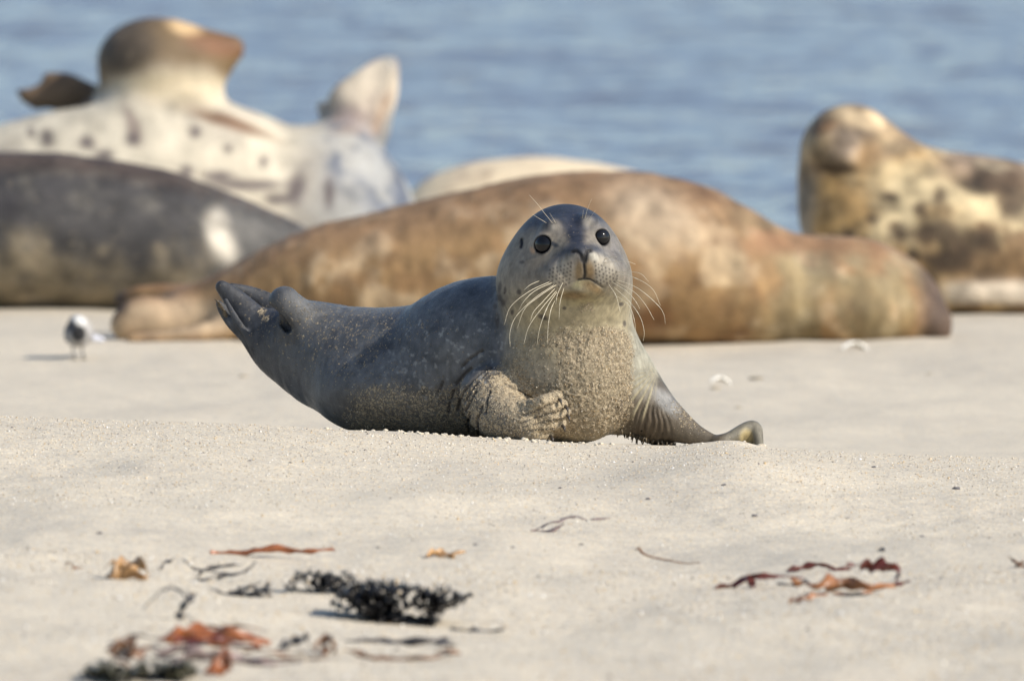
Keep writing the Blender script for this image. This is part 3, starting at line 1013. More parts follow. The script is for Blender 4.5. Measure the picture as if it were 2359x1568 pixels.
# grains clinging to the wet fur
wgt = np.clip(chest * 1.0 + .55 * arm + .30 * handm + .22 * flank + .25 * flip + .012 * blob(U, W, 760, 790, 190, 110, 20, soft=.5), 0, 1) * front * (1 - .9 * crease)
wgt *= np.clip(.25 + 1.8 * np.clip(lump + .1, 0, 1), 0, 1)
ps = r_.choice(len(V2), 7000, replace=False, p=wgt / wgt.sum())
rad = np.clip(np.exp(r_.normal(math.log(.00062), .26, len(ps))), .0005, .0018)
col = (GRAIN * np.array((1, .93, .82)))[r_.integers(0, 10, len(ps))] * r_.uniform(.55, 1.1, (len(ps), 1))
Vg, Fg, Cg = grain_mesh(V2[ps] + N[ps] * rad[:, None] * .3, rad, col, 4)
put('clinging_sand', mesh_np('clinging_sand', Vg, Fg, attrs={'coat': Cg}), grain_mat('wet_sand_grain', .95), pup, kind='stuff')

# ---- crumbs of sand pushed up along the pup
bg = Bag()
for k in range(80):
    X = random.uniform(748, 1420) if k % 5 else random.uniform(1540, 1760)
    x = P(X, 1000, CY)[0]
    y = CY - 0.008 + random.uniform(-.02, .05)
    r = random.choice([.0016, .002, .0024, .003]) if random.random() < .95 else random.uniform(.004, .006)
    z = float(height(np.array([x]), np.array([y]))[0])
    bg.lump((x, y, z + r * .2), r, sub=2, noise=.9, squash=(1.3, 1, .75), seed=k)
bg.build('sand_crumbs', M_sand, kind='stuff')

# ---- seals lying behind
def bg_seal(name, label, sdf, h, paint, mat, dr):
    """sdf in world space; paint(V,N,U,W)->(coat, rough)"""
    pts = []
    for q in sdf.p:
        if q[0] == 't':
            pts.append(q[3][:, :3] - q[3][:, 3:4] * 1.1); pts.append(q[3][:, :3] + q[3][:, 3:4] * np.array((1.1, 1.1 * q[4], 1.1)))
            pts.append(q[3][:, :3] - q[3][:, 3:4] * np.array((1.1, 1.1 * q[4], 1.1)))
        else:
            pts.append(q[3][None] - q[4].max()); pts.append(q[3][None] + q[4].max())
    pts = np.vstack(pts)
    V, Qq, Nn = sdf.mesh(pts.min(0) - .05, pts.max(0) + .05, h)
    U, W = UV(V)
    c, r, dsp = paint(V, Nn, U, W)
    rt = root(name, dr, label, 'seal', 'seals resting along the water line')
    put('body', mesh_np(name + '_body', V + Nn * dsp[:, None], Qq, attrs={'coat': np.clip(c, .005, 1), 'rough': r, 'sandy': np.zeros(len(V))}), mat, rt)
    return rt

M_far = coat('resting_seal_fur', fine=260.0, bump=0.002, spec=.35, var=.18)
M_nose = simple('nose_skin', (.02, .018, .018), .4)

# brown seal
DB = 25.75
K = DB / FPX
s = Sdf()
s.tube(nodes([(420, 728, .05, 58), (520, 712, .04, 84), (620, 690, .02, 112), (760, 664, 0, 148), (900, 652, 0, 170), (1050, 632, 0, 186), (1200, 612, 0, 200), (1330, 602, 0, 206),
              (1440, 603, 0, 208), (1540, 615, 0, 198), (1640, 640, 0, 176), (1730, 662, 0, 152), (1820, 674, .02, 137), (1910, 676, .04, 140), (1990, 690, .06, 138), (2060, 716, .08, 112), (2100, 738, .09, 84)], DB), k=.03, n=4, ys=1.15)
s.ell(P(1950, 712, DB + .03), (190 * K, 170 * K, 96 * K), k=.06)
s.ell(P(2155, 745, DB + .02), (34 * K, 50 * K, 48 * K), k=.03)
s.tube(nodes([(460, 735, .02, 52), (380, 738, -.02, 50), (318, 733, -.05, 46), (290, 745, -.06, 38)], DB), k=.02, ys=.8)
s.tube(nodes([(560, 752, -.02, 34), (460, 768, -.08, 20), (380, 776, -.1, 14), (300, 780, -.12, 9)], DB), k=.02)
s.tube(nodes([(420, 690, .08, 34), (330, 682, .1, 26), (285, 690, .12, 18)], DB), k=.02)
def paint(V, Nn, U, W):
    a = fbm(V * 4.5, 201, 4); b = fbm(V * 15, 202, 4); v = fbm(V * np.array((14, 14, 4)), 203, 4)
    c = np.tile((.31, .19, .085), (len(V), 1))
    c = mixc(c, (.20, .095, .038), sstep(.0, .4, a + .6 * b) * .9)
    c = mixc(c, (.48, .35, .21), sstep(.05, .4, b - .3 * a) * .9)
    d5 = fbm(V * 24, 205, 3)
    c = mixc(c, (.17, .09, .04), sstep(.05, .35, d5) * .45)
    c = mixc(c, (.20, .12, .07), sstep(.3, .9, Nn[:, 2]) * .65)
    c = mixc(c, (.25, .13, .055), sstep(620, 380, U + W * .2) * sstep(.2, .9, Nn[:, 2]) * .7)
    c = mixc(c, (.25, .23, .13), sstep(1600, 1850, U) * sstep(-.1, .3, v) * .5)
    c = mixc(c, (.17, .12, .055), sstep(1700, 1850, U) * sstep(.0, .35, fbm(V * np.array((22, 22, 4)), 206, 3)) * sstep(590, 660, W) * .6)
    c = mixc(c, (.24, .12, .06), blob(U, W + 20 * b, 1860, 560, 170, 28, 0, soft=.6) * .7)
    c = mixc(c, (.46, .36, .25), blob(U, W, 1500, 500, 110, 70, 30, soft=.6) * .7)
    c = mixc(c, (.42, .32, .21), blob(U, W, 420, 735, 170, 45, 0, soft=.5) * .8)
    c = mixc(c, (.24, .105, .04), blob(U, W, 1500, 735, 50, 30, soft=.6) * .6)
    c = mixc(c, (.10, .065, .045), sstep(2095, 2150, U + 10 * b))
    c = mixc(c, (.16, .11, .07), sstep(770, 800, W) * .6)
    c = mixc(c, (.09, .06, .045), blob(U, W, 262, 700, 34, 30, -40, soft=.5))
    c *= (.90 + .5 * fbm(V * np.array((32, 32, 20)), 207, 3))[:, None]
    return c, np.full(len(V), .7), .009 * a + .004 * b
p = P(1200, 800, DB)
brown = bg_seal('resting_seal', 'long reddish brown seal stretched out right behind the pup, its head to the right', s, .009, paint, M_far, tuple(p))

# dark seal
DK = 27.0
s = Sdf()
s.tube(nodes([(-420, 600, .0, 90), (-300, 560, .0, 140), (-150, 540, 0, 174), (0, 536, 0, 184), (150, 540, 0, 184), (300, 556, 0, 176), (430, 580, 0, 166), (560, 612, 0, 146), (680, 650, 0, 120), (800, 690, .02, 78), (900, 705, .05, 50)], DK), k=.03, n=4, ys=1.15)
def paint(V, Nn, U, W):
    a = fbm(V * 5, 211, 4); b = fbm(V * 13, 212, 4)
    c = np.tile((.044, .041, .040), (len(V), 1))
    c = mixc(c, (.028, .024, .030), sstep(0, .4, a))
    c = mixc(c, (.19, .155, .10), sstep(540, 650, W + 90 * b - (U - 100) * .10) * .85)
    c = mixc(c, (.26, .21, .14), sstep(.0, .4, b) * sstep(500, 620, W) * .8)
    c = mixc(c, (.11, .10, .085), sstep(.0, .4, fbm(V * 20, 215, 3)) * .6)
    c = mixc(c, (.105, .10, .092), sstep(420, 560, U) * .8)
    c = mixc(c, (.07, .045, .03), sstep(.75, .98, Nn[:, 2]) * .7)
    c = mixc(c, (.62, .56, .46), blob(U + 30 * b, W, 512, 545, 22, 58, -14, soft=.8))
    c *= (1 + .6 * fbm(V * 26, 216, 3))[:, None]
    return c, np.full(len(V), .62), .006 * a + .003 * b
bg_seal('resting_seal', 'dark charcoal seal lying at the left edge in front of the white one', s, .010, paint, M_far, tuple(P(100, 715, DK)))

# white seal, head raised
DW = 28.4
K = DW / FPX
s = Sdf()
s.tube(nodes([(-330, 560, 0, 120), (-200, 530, 0, 165), (-60, 510, 0, 196), (80, 495, 0, 222), (220, 478, 0, 238), (360, 462, 0, 244), (480, 470, 0, 236), (600, 492, 0, 214), (700, 506, 0, 206), (770, 520, 0, 192), (810, 560, 0, 140)], DW), k=.04, n=4, ys=1.05)
s.ell(P(775, 500, DW), (108 * K, 170 * K, 200 * K), k=.08)
s.tube(nodes([(350, 300, .02, 136), (357, 232, .02, 130), (352, 175, .02, 118)], DW), k=.05)
s.tube(nodes([(425, 262, 0, 80), (448, 205, 0, 60), (468, 165, 0, 52)], DW), k=.04)
s.ell(P(345, 135, DW), (116 * K, 100 * K, 88 * K), k=.04)
s.tube(nodes([(420, 128, 0, 74), (490, 118, 0, 46), (536, 108, 0, 24)], DW), k=.03)
s.tube(nodes([(440, 172, 0, 56), (496, 146, 0, 34), (530, 126, 0, 20)], DW), k=.03)
# raised hind flippers: webbed fan
s.tube(nodes([(770, 400, .02, 90), (805, 320, .02, 56), (835, 270, .02, 40)], DW), k=.04)
for X, Y, r in ((902, 146, 12), (885, 158, 14), (862, 168, 15), (835, 182, 14), (808, 200, 13), (785, 215, 12), (768, 236, 10)):
    s.tube(nodes([(835, 290, .02, 36), ((835 + X) / 2 + 4, (285 + Y) / 2, .02, 25), (X, Y, .02, r)], DW), k=.025, ys=.6)
s.tube(nodes([(870, 300, .0, 14), (893, 230, .0, 20), (905, 165, .0, 12)], DW), k=.02, ys=.6)
s.tube(nodes([(800, 330, .08, 40), (765, 285, .09, 26), (743, 245, .09, 13)], DW), k=.03)
# raised fore flipper at the left
s.tube(nodes([(260, 250, .1, 40), (205, 222, .1, 30), (155, 205, .1, 34), (125, 190, .1, 22), (112, 180, .1, 14)], DW), k=.02, ys=.7)
for X, Y in ((35, 212), (58, 232), (85, 243)):
    s.tube(nodes([(150, 215, .1, 28), (100, 222, .1, 18), (X, Y, .1, 7)], DW), k=.015, ys=.6)
# fore flipper lying on the flank
s.tube(nodes([(420, 256, -.10, 22), (500, 276, -.10, 24), (560, 294, -.10, 20), (605, 310, -.10, 12)], DW), k=.04)
def paint(V, Nn, U, W):
    a = fbm(V * 5, 221, 4); b = fbm(V * 13, 222, 4)
    c = np.tile((.54, .48, .37), (len(V), 1))
    c = mixc(c, (.38, .335, .27), sstep(.0, .4, a))
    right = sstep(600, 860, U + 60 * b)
    c = mixc(c, (.30, .30, .29), right)  # shade on the end turned away, put into the coat colour
    c = mixc(c, (.10, .115, .15), sstep(-.1, .35, b + .3 * fbm(V * 24, 227, 3)) * sstep(640, 800, U + .3 * (W - 300) + 50 * a) * (1 - sstep(400, 480, W - (U - 800) * .8)) * sstep(255, 300, W))
    c = mixc(c, (.20, .15, .13), blob(U + 10 * b, W + 10 * b, 306, 290, 16, 44, -20, soft=.5) * .8)
    for X, Y, p_, q_ in ((110, 318, 14, 18), (200, 328, 16, 14), (305, 320, 14, 14), (445, 305, 14, 12), (610, 372, 10, 12), (430, 395, 16, 14), (680, 440, 18, 32), (570, 425, 70, 12), (500, 405, 30, 12),
                         (760, 450, 12, 30), (640, 460, 26, 12), (240, 355, 20, 10), (75, 305, 8, 12), (525, 345, 8, 8)):
        c = mixc(c, (.09, .07, .07), blob(U + 12 * b, W + 12 * a, X, Y, p_ * 1.15, q_ * 1.15, soft=.6) * .9)
    # markings
    c = mixc(c, (.17, .10, .06), blob(U, W + 6 * b, 520, 278, 110, 16, 20, soft=.6))
    c = mixc(c, (.45, .38, .30), blob(U, W, 385, 240, 90, 14, 8, soft=.6) * .5)
    hm = (1 - sstep(122, 205, W + 34 * b - .55 * np.clip(310 - U, 0, 90) - .35 * np.clip(U - 440, 0, 120))) * sstep(205, 225, U) * (1 - sstep(570, 590, U)) * (W < 280)
    c = mixc(c, (.15, .10, .05), hm)
    c = mixc(c, (.085, .065, .045), blob(U, W, 290, 110, 70, 90, 15, soft=.5) * hm)
    c = mixc(c, (.52, .36, .19), blob(U, W, 425, 62, 40, 18, 20, soft=.6) * hm)
    c = mixc(c, (.16, .075, .035), blob(U, W, 500, 105, 70, 24, 10, soft=.6) * hm)
    c = mixc(c, (.46, .385, .26), blob(U + 20 * b, W + 20 * b, 395, 200, 110, 40, 5, soft=.7) * sstep(130, 190, W))
    fl = (U < 222) & (W < 262 - (U - 60) * .12)
    c = np.where((fl & (U < 215))[:, None], np.array((.13, .085, .05)) * (1 + .3 * b[:, None]), c)
    c = mixc(c, (.68, .58, .45), blob(U, W, 850, 200, 70, 70, 0, soft=.3) * (W < 290))
    c = mixc(c, (.30, .22, .20), blob(U + 6 * b, W, 812, 265, 40, 26, 20, soft=.7) * .7)
    c = mixc(c, (.26, .20, .17), sstep(.0, .35, fbm(V * 26, 225, 3)) * (W < 310) * (U > 740) * .6)
    c *= (1 + .35 * fbm(V * 20, 226, 3))[:, None]
    c = mixc(c, (.42, .27, .17), blob(U, W, 880, 260, 12, 50, 20, soft=.6) * .7)
    return c, np.full(len(V), .6), .002 * b
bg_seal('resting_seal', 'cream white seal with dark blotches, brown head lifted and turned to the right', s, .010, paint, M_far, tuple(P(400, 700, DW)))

# pale seal mostly hidden
DP = 29.6
K = DP / FPX
s = Sdf()
s.tube(nodes([(990, 560, 0, 110), (1060, 530, 0, 140), (1180, 520, 0, 155), (1300, 525, 0, 160), (1420, 540, 0, 150), (1560, 570, 0, 120), (1680, 620, 0, 70)], DP), k=.03, ys=1.2)
def paint(V, Nn, U, W):
    a = fbm(V * 6, 231, 4)
    c = np.tile((.66, .54, .37), (len(V), 1))
    c = mixc(c, (.42, .34, .26), sstep(0, .4, a))
    c = mixc(c, (.25, .18, .13), sstep(.1, .4, fbm(V * 14, 232, 3)) * .6)
    return c, np.full(len(V), .65), .008 * a
bg_seal('resting_seal', 'pale cream back of a seal showing over the long brown seal', s, .014, paint, M_far, tuple(P(1200, 690, DP)))

# spotted seal at the right, head up
DR = 26.95
K = DR / FPX
s = Sdf()
s.tube(nodes([(1955, 420, .0, 108), (1990, 500, .0, 132), (2060, 555, .02, 172), (2160, 560, .04, 194), (2300, 565, .06, 190), (2450, 580, .08, 180), (2620, 610, .1, 140), (2780, 660, .12, 70)], DR), k=.05, n=4, ys=1.1)
s.tube(nodes([(1985, 345, .0, 84), (2060, 410, .0, 100), (2150, 500, .02, 146), (2260, 545, .04, 170)], DR), k=.05, n=4, ys=1.1)
s.ell(P(1948, 345, DR), (102 * K, 105 * K, 90 * K), k=.04)
s.ell(P(1965, 312, DR - .02), (66 * K, 70 * K, 56 * K), k=.03)
s.tube(nodes([(1935, 335, -.04, 66), (1922, 332, -.08, 52), (1915, 325, -.10, 40)], DR), k=.05)
s.ell(P(1893, 345, DR - .10), (28 * K, 26 * K, 26 * K), k=.03)
s.ell(P(1942, 345, DR - .10), (32 * K, 28 * K, 30 * K), k=.03)
s.ell(P(1930, 480, DR), (78 * K, 90 * K, 120 * K), k=.05)
s.ell(P(2140, 640, DR), (160 * K, 150 * K, 110 * K), k=.05)
s.tube(nodes([(2120, 640, -.08, 44), (2200, 668, -.11, 42), (2320, 682, -.12, 38), (2440, 695, -.12, 30)], DR), k=.02)
def paint(V, Nn, U, W):
    a = fbm(V * 6, 241, 4); b = fbm(V * 14, 242, 4)
    c = np.tile((.46, .365, .215), (len(V), 1))
    c = mixc(c, (.33, .19, .06), sstep(0, .5, a) * .8)
    c = mixc(c, (.11, .07, .04), sstep(.12, .32, fbm(V * 19, 246, 3)) * sstep(420, 470, W) * .75)
    c = mixc(c, (.13, .08, .04), sstep(.08, .32, b + .2 * a + .25 * sstep(2120, 2300, U)) * sstep(2040, 2200, U - W * .1) * .9)
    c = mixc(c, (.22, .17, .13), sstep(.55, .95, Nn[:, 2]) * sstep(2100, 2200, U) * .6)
    for X, Y, p_, q_ in ((1952, 652 - 25, 12, 14), (1990, 588 - 25, 10, 12), (2035, 640 - 20, 12, 14), (2065, 560 - 20, 14, 14), (1960, 545, 12, 12), (2100, 590, 14, 14), (2120, 480, 12, 12), (2140, 540, 20, 18),
                         (1925, 560, 12, 14), (2010, 510, 9, 9), (2045, 610, 14, 14), (2335, 440, 26, 50), (2270, 420, 30, 20), (2180, 610, 40, 24), (2240, 560, 44, 26), (2165, 450, 10, 16), (1905, 640, 14, 12), (2130, 660, 26, 26), (2050, 455, 14, 8)):
        c = mixc(c, (.06, .038, .022), blob(U + 14 * b, W + 14 * a, X, Y, p_ * 1.35, q_ * 1.3, soft=.5) * .92)
    c = mixc(c, (.23, .19, .14), sstep(1905, 1865, U + .1 * (W - 400)))  # shaded left side of the neck, painted darker
    hm = 1 - sstep(385, 420, W + (U - 1900) * .25)
    c = mixc(c, (.26, .19, .11), hm)
    c = mixc(c, (.05, .035, .025), blob(U + 6 * b, W, 1985, 305, 17, 12, 0, soft=.7) + blob(U + 6 * b, W, 1893, 296, 22, 12, -20, soft=.7))
    c = mixc(c, (.17, .10, .05), blob(U, W, 1900, 292, 30, 14, -15, soft=.6))
    c = mixc(c, (.42, .33, .25), blob(U + 20 * b, W, 1945, 335, 30, 34, -20, soft=.7))
    c = mixc(c, (.13, .09, .06), sstep(.0, .35, fbm(V * 22, 245, 3)) * hm * .6)
    c = mixc(c, (.55, .42, .26), blob(U, W, 1985, 275, 50, 20, 15, soft=.6))  # highlight on top of the head painted as a pale patch
    c = mixc(c, (.07, .045, .025), blob(U, W, 1935, 388, 56, 13, 5, soft=.6))
    c = mixc(c, (.21, .13, .06), blob(U, W, 2000, 360, 30, 36, 0, soft=.6) * .7)
    c = mixc(c, (.48, .40, .30), sstep(640, 660, W) * sstep(2150, 2200, U) * (1 - sstep(690, 705, W)))
    c *= (1 + .9 * fbm(V * 28, 247, 3))[:, None]
    return c, np.full(len(V), .7), .007 * a + .003 * b
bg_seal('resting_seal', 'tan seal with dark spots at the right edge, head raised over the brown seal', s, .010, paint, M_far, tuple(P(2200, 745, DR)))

# ------------------------------------------------------------------ small bird
bp0 = G(183, 828)
db = bp0[1]
kb = db / FPX
bird = root('small_bird', tuple(bp0), 'small black bibbed white faced bird standing on the sand by the brown seal tail', 'bird')
s = Sdf()
def BP(X, Y, dy): return P(X, Y, db + dy)
s.ell(BP(180, 770, .01), (31 * kb, 48 * kb, 30 * kb), k=.01)
s.ell(BP(182, 757, .0), (28 * kb, 34 * kb, 28 * kb), k=.01)
s.ell(BP(178, 742, -.015), (20 * kb, 20 * kb, 18 * kb), k=.008)
s.tube([(*BP(195, 775, .03), 14 * kb), (*BP(212, 778, .07), 9 * kb), (*BP(236, 782, .13), 5 * kb)], k=.008)
Vb, Qb, Nb = s.mesh(BP(110, 840, -.08), BP(260, 700, .18), .0022)
Ub, Wb = UV(Vb)
c = np.tile((.36, .35, .34), (len(Vb), 1))
c = mixc(c, (.16, .165, .18), sstep(.1, .3, Nb[:, 1] + .6 * (Ub < 162)))
c = mixc(c, (.66, .66, .64), blob(Ub, Wb, 184, 741, 14, 11, 25, soft=.4) * (Nb[:, 1] < .2))
c = mixc(c, (.018, .018, .02), blob(Ub, Wb, 181, 768, 18, 19, 0, soft=.25) * (Nb[:, 1] < .2))
c = mixc(c, (.05, .055, .07), blob(Ub, Wb, 163, 752, 14, 12, -40, soft=.4))
c = mixc(c, (.5, .52, .6), (Ub > 214) * np.ones(len(Vb)))
M_feather = coat('bird_feathers', fine=900, bump=.0006, spec=.3)
put('body', mesh_np('bird_body', Vb, Qb, attrs={'coat': c, 'rough': np.full(len(Vb), .7), 'sandy': np.zeros(len(Vb))}), M_feather, bird)
m_leg = simple('bird_leg_skin', (.05, .045, .04), .5)
for X0, X1 in ((168, 171), (190, 193)):
    bg = Bag()
    foot = G(X1, 829)
    foot[1] = db
    foot[2] = float(height(np.array([foot[0]]), np.array([db]))[0]) + .001
    bg.tube([BP(X0, 788, .005), BP(X0 - 1, 805, .012), foot], [.0022, .0013, .0012], 6)
    for a in (-.5, 0, .5, 3.1):
        e = foot + np.array((math.sin(a) * .012, -math.cos(a) * .014, .0))
        bg.tube([foot, (foot + e) / 2 + np.array((0, 0, .001)), e], [.0012, .0011, .0006], 5)
    bg.build('leg', m_leg, bird)
bg = Bag()
bg.tube([BP(174, 744, -.026), BP(172, 745, -.036), BP(171, 746, -.044)], [.0022, .0015, .0004], 6)
bg.build('beak', m_leg, bird)
for X in (166, 186):
    bg = Bag(); bg.lump(s.hit(X, 740, db - .1, db + .1), .0016, sub=2, noise=0)
    bg.build('eye', M_eye, bird)
for sx_, X in ((-1, 156), (1, 207)):
    bg = Bag()
    bg.lump(BP(X, 768, .025), 1, sub=3, noise=.05, squash=(.007, .042, .017))
    bg.build('wing', simple('wing_grey', (.13, .13, .14) if sx_ < 0 else (.30, .29, .29), .7), bird)

# ------------------------------------------------------------------ seaweed
WEED = {}
def weed_mat(key):
    cols = {'black': (.018, .017, .018), 'charcoal': (.04, .037, .04), 'rust': (.26, .085, .03), 'red': (.10, .022, .014), 'tan': (.34, .20, .09), 'olive': (.06, .055, .03),
            'orange': (.27, .115, .045), 'brown': (.14, .07, .035), 'grey': (.20, .15, .14)}
    if key not in WEED:
        m = simple('seaweed_' + key, cols[key], .38, .45, 45, .001, .5)
        WEED[key] = m
    return WEED[key]

def weed(label, key, fronds, name='seaweed', cat='seaweed', group='seaweed scraps on the foreground sand', thick=.0014, baseY=None, spread=.03, ruffle=1.0, seed=1):
    """fronds: list of (points [(X,Y),...], width) measured against the photo; each is a curling ribbon standing off the sand"""
    rr = random.Random(seed)
    allY = [y for f in fronds for _, y in f[0]]
    allX = [x for f in fronds for x, _ in f[0]]
    by = baseY if baseY else max(allY) - 2
    g = G(sum(allX) / len(allX), by)
    d0 = g[1]
    bgs = Bag()
    for pts, w in fronds:
        o = rr.uniform(-spread, spread)
        ph = rr.uniform(0, 6)
        ori = rr.uniform(-1.0, 1.0)
        rows = []
        if len(pts) > 3:
            dense = []
            for (xa, ya), (xb, yb) in zip(pts[:-1], pts[1:]):
                dense += [(xa, ya), ((xa + xb) / 2 + rr.uniform(-4, 4), (ya + yb) / 2 + rr.uniform(-5, 5))]
            pts = dense + [pts[-1]]
        for i, (X, Y) in enumerate(pts):
            rows.append((*P(X, Y, d0 + o + spread * .5 * math.sin(ph + i * 1.3)),))
        sp = spline(rows, 6)
        hh = height(sp[:, 0], sp[:, 1], False)
        sp[:, 2] = np.maximum(sp[:, 2], hh + thick * .8)
        n = len(sp)
        ac = []
        for i in range(n):
            t = i / (n - 1)
            ww = 1.8 * w * d0 / FPX * (.35 + .65 * math.sin(math.pi * min(1, .12 + t * .86))) * (1 + .35 * ruffle * math.sin(ph + i * .55))
            a = ph * .3 + .8 * ruffle * math.sin(ph + i * .32)
            ac.append(np.array((ori * .8, math.cos(a) * .7, .25 + .6 * math.sin(a) ** 2)) * ww)
        bgs.strip(sp, ac, thick)
    o = bgs.build(name, weed_mat(key), label=label, cat=cat, group=group)
    return o

def frond_tree(X, Y, n, L, spreadx, up, w, seed, depth=2):
    """forked wrack: lists of short branching ribbons"""
    rr = random.Random(seed)
    out_ = []
    def grow(x, y, a, l, lev):
        x1 = x + math.cos(a) * l; y1 = y - abs(math.sin(a)) * l * up
        xm = (x + x1) / 2 + rr.uniform(-.15, .15) * l; ym = (y + y1) / 2 + rr.uniform(-.15, .15) * l * up
        out_.append(([(x, y), (xm, ym), (x1, y1)], w * rr.uniform(.7, 1.4)))
        if lev > 0:
            for s_ in (-1, 1):
                grow(x1, y1, a + s_ * rr.uniform(.3, .9), l * rr.uniform(.5, .8), lev - 1)
    for i in range(n):
        grow(X + rr.uniform(-spreadx, spreadx), Y + rr.uniform(-3, 3), rr.uniform(.1, math.pi - .1), L * rr.uniform(.6, 1.1), depth)
    return out_

weed('thin rust orange seaweed strand above the black tangle at left', 'rust', [([(485, 1288), (530, 1277), (590, 1266), (640, 1264), (700, 1270), (770, 1264)], 5), ([(560, 1272), (620, 1262), (690, 1266)], 5)], seed=2, spread=.01)
weed('crumpled orange tan seaweed scrap at far left', 'tan', [([(245, 1330), (270, 1300), (300, 1296), (335, 1300), (345, 1325)], 9), ([(250, 1325), (290, 1312), (340, 1330)], 11), ([(262, 1336), (300, 1326), (338, 1334)], 8), ([(285, 1310), (300, 1300), (318, 1312)], 8), ([(248, 1300), (258, 1292), (266, 1300)], 6)], seed=3, spread=.02)
weed('tiny brown seaweed crumb left of the orange tan scrap', 'brown', [([(152, 1300), (166, 1298), (172, 1310), (190, 1304)], 3)], seed=4, spread=.01)
weed('looping charcoal seaweed thread right of the orange tan scrap', 'charcoal', [([(366, 1318), (372, 1302), (388, 1292), (400, 1284)], 3.5), ([(420, 1288), (440, 1305), (460, 1312), (500, 1318), (540, 1322)], 2.5)], seed=5, spread=.01)
weed('wispy grey black seaweed strand under the rust strand', 'charcoal', [([(450, 1336), (480, 1308), (520, 1302), (556, 1300)], 3), ([(500, 1330), (545, 1322), (580, 1304), (590, 1292)], 4), ([(456, 1342), (500, 1326), (560, 1318)], 3)], seed=6, spread=.01)
weed('arched dark seaweed thread like a hook on pale sand', 'charcoal', [([(330, 1402), (360, 1372), (385, 1354), (410, 1358), (428, 1376), (432, 1392)], 3.2), ([(405, 1420), (420, 1396), (440, 1376), (450, 1366)], 6), ([(408, 1424), (432, 1416), (450, 1432)], 3)], seed=7, spread=.01)
weed('spiky charcoal seaweed sprig between the hook and the black clumps', 'charcoal', frond_tree(585, 1372, 7, 26, 40, .7, 3.2, 11) + [([(480, 1352), (520, 1366), (560, 1358), (600, 1340)], 2.5)], seed=8, spread=.015)
weed('small forked black wrack clump beside the big one', 'black', frond_tree(745, 1364, 12, 26, 44, .9, 3.4, 12, 3), seed=9, spread=.02)
weed('big tangled black wrack clump in the foreground', 'black', frond_tree(905, 1428, 20, 44, 62, .95, 4.4, 13, 3) + frond_tree(975, 1400, 13, 28, 45, .9, 4.4, 14, 3) + frond_tree(850, 1388, 9, 26, 36, .9, 4, 15, 3) + frond_tree(930, 1432, 14, 22, 70, .4, 7, 16, 1), seed=10, spread=.05)
weed('small black wrack tip at the right of the big clump', 'black', frond_tree(1075, 1378, 4, 14, 16, .6, 4, 17, 1), seed=11, spread=.01)
weed('pale tan weed crumbs above the big black clump', 'tan', [([(978, 1284), (1000, 1272), (1030, 1276), (1048, 1284)], 6), ([(1010, 1286), (1040, 1274), (1072, 1270)], 4)], seed=12, spread=.02)
weed('wide rusty brown kelp blade near the bottom left', 'rust', [([(365, 1472), (420, 1458), (490, 1458), (560, 1464), (622, 1480)], 14), ([(390, 1480), (440, 1472), (520, 1478), (600, 1488)], 8)], seed=13, spread=.02)
weed('curled dark brown kelp piece left of the rusty blade', 'brown', [([(245, 1494), (280, 1486), (312, 1478), (296, 1502), (268, 1512)], 12), ([(250, 1500), (285, 1510), (320, 1500), (350, 1490)], 10), ([(260, 1515), (290, 1530), (310, 1545)], 7)], seed=14, spread=.02)
weed('dark olive wrack mat at the bottom left edge', 'olive', frond_tree(340, 1560, 34, 34, 105, .6, 5.5, 18) + [([(220, 1572), (270, 1556), (310, 1545)], 6)], seed=15, spread=.05, baseY=1560)
weed('upright rust kelp scrap below the rusty blade', 'rust', [([(480, 1556), (500, 1530), (530, 1502), (528, 1530), (505, 1556)], 13), ([(470, 1548), (500, 1536), (530, 1540)], 9)], seed=16, spread=.01)
weed('faded pink grey weed blade behind the upright rust scrap', 'grey', [([(360, 1500), (430, 1494), (470, 1512), (520, 1508), (570, 1520), (640, 1530)], 9), ([(400, 1520), (450, 1508), (500, 1520)], 9), ([(600, 1516), (650, 1532), (700, 1526)], 5)], seed=17, spread=.02)
weed('folded grey black weed blade in the bottom middle', 'charcoal', [([(640, 1494), (668, 1478), (700, 1468), (712, 1462)], 7), ([(700, 1470), (730, 1500), (760, 1512)], 3)], seed=18, spread=.01)
weed('olive brown crumpled weed piece next to the folded blade', 'brown', [([(720, 1500), (738, 1474), (762, 1470), (774, 1490), (766, 1510)], 8), ([(740, 1506), (756, 1492), (770, 1500)], 8)], seed=19, spread=.02)
weed('long dark brown kelp strap in the bottom middle', 'charcoal', [([(795, 1492), (850, 1474), (920, 1476), (1000, 1474), (1050, 1488)], 6), ([(1005, 1482), (1030, 1470), (1046, 1482)], 5)], seed=20, spread=.015)
weed('long tan kelp strap under the dark strap', 'brown', [([(795, 1496), (850, 1512), (930, 1520), (1000, 1514), (1062, 1504)], 5), ([(1000, 1504), (1030, 1496), (1060, 1502)], 4)], seed=21, spread=.015)
weed('short black and red weed sliver right of the straps', 'black', [([(1040, 1452), (1070, 1458), (1100, 1450), (1160, 1448)], 5)], seed=22, spread=.01)
weed('dark red kelp blade at the left end of the right cluster', 'red', [([(1645, 1358), (1690, 1345), (1730, 1328), (1790, 1328)], 9), ([(1720, 1334), (1740, 1340), (1730, 1350)], 10), ([(1740, 1330), (1790, 1326), (1850, 1330)], 4)], seed=23, spread=.015)
weed('thin red brown strand along the top of the right cluster', 'red', [([(1812, 1314), (1850, 1306), (1890, 1300), (1930, 1312)], 4.5), ([(1905, 1308), (1940, 1312), (1960, 1318)], 4)], seed=24, spread=.01)
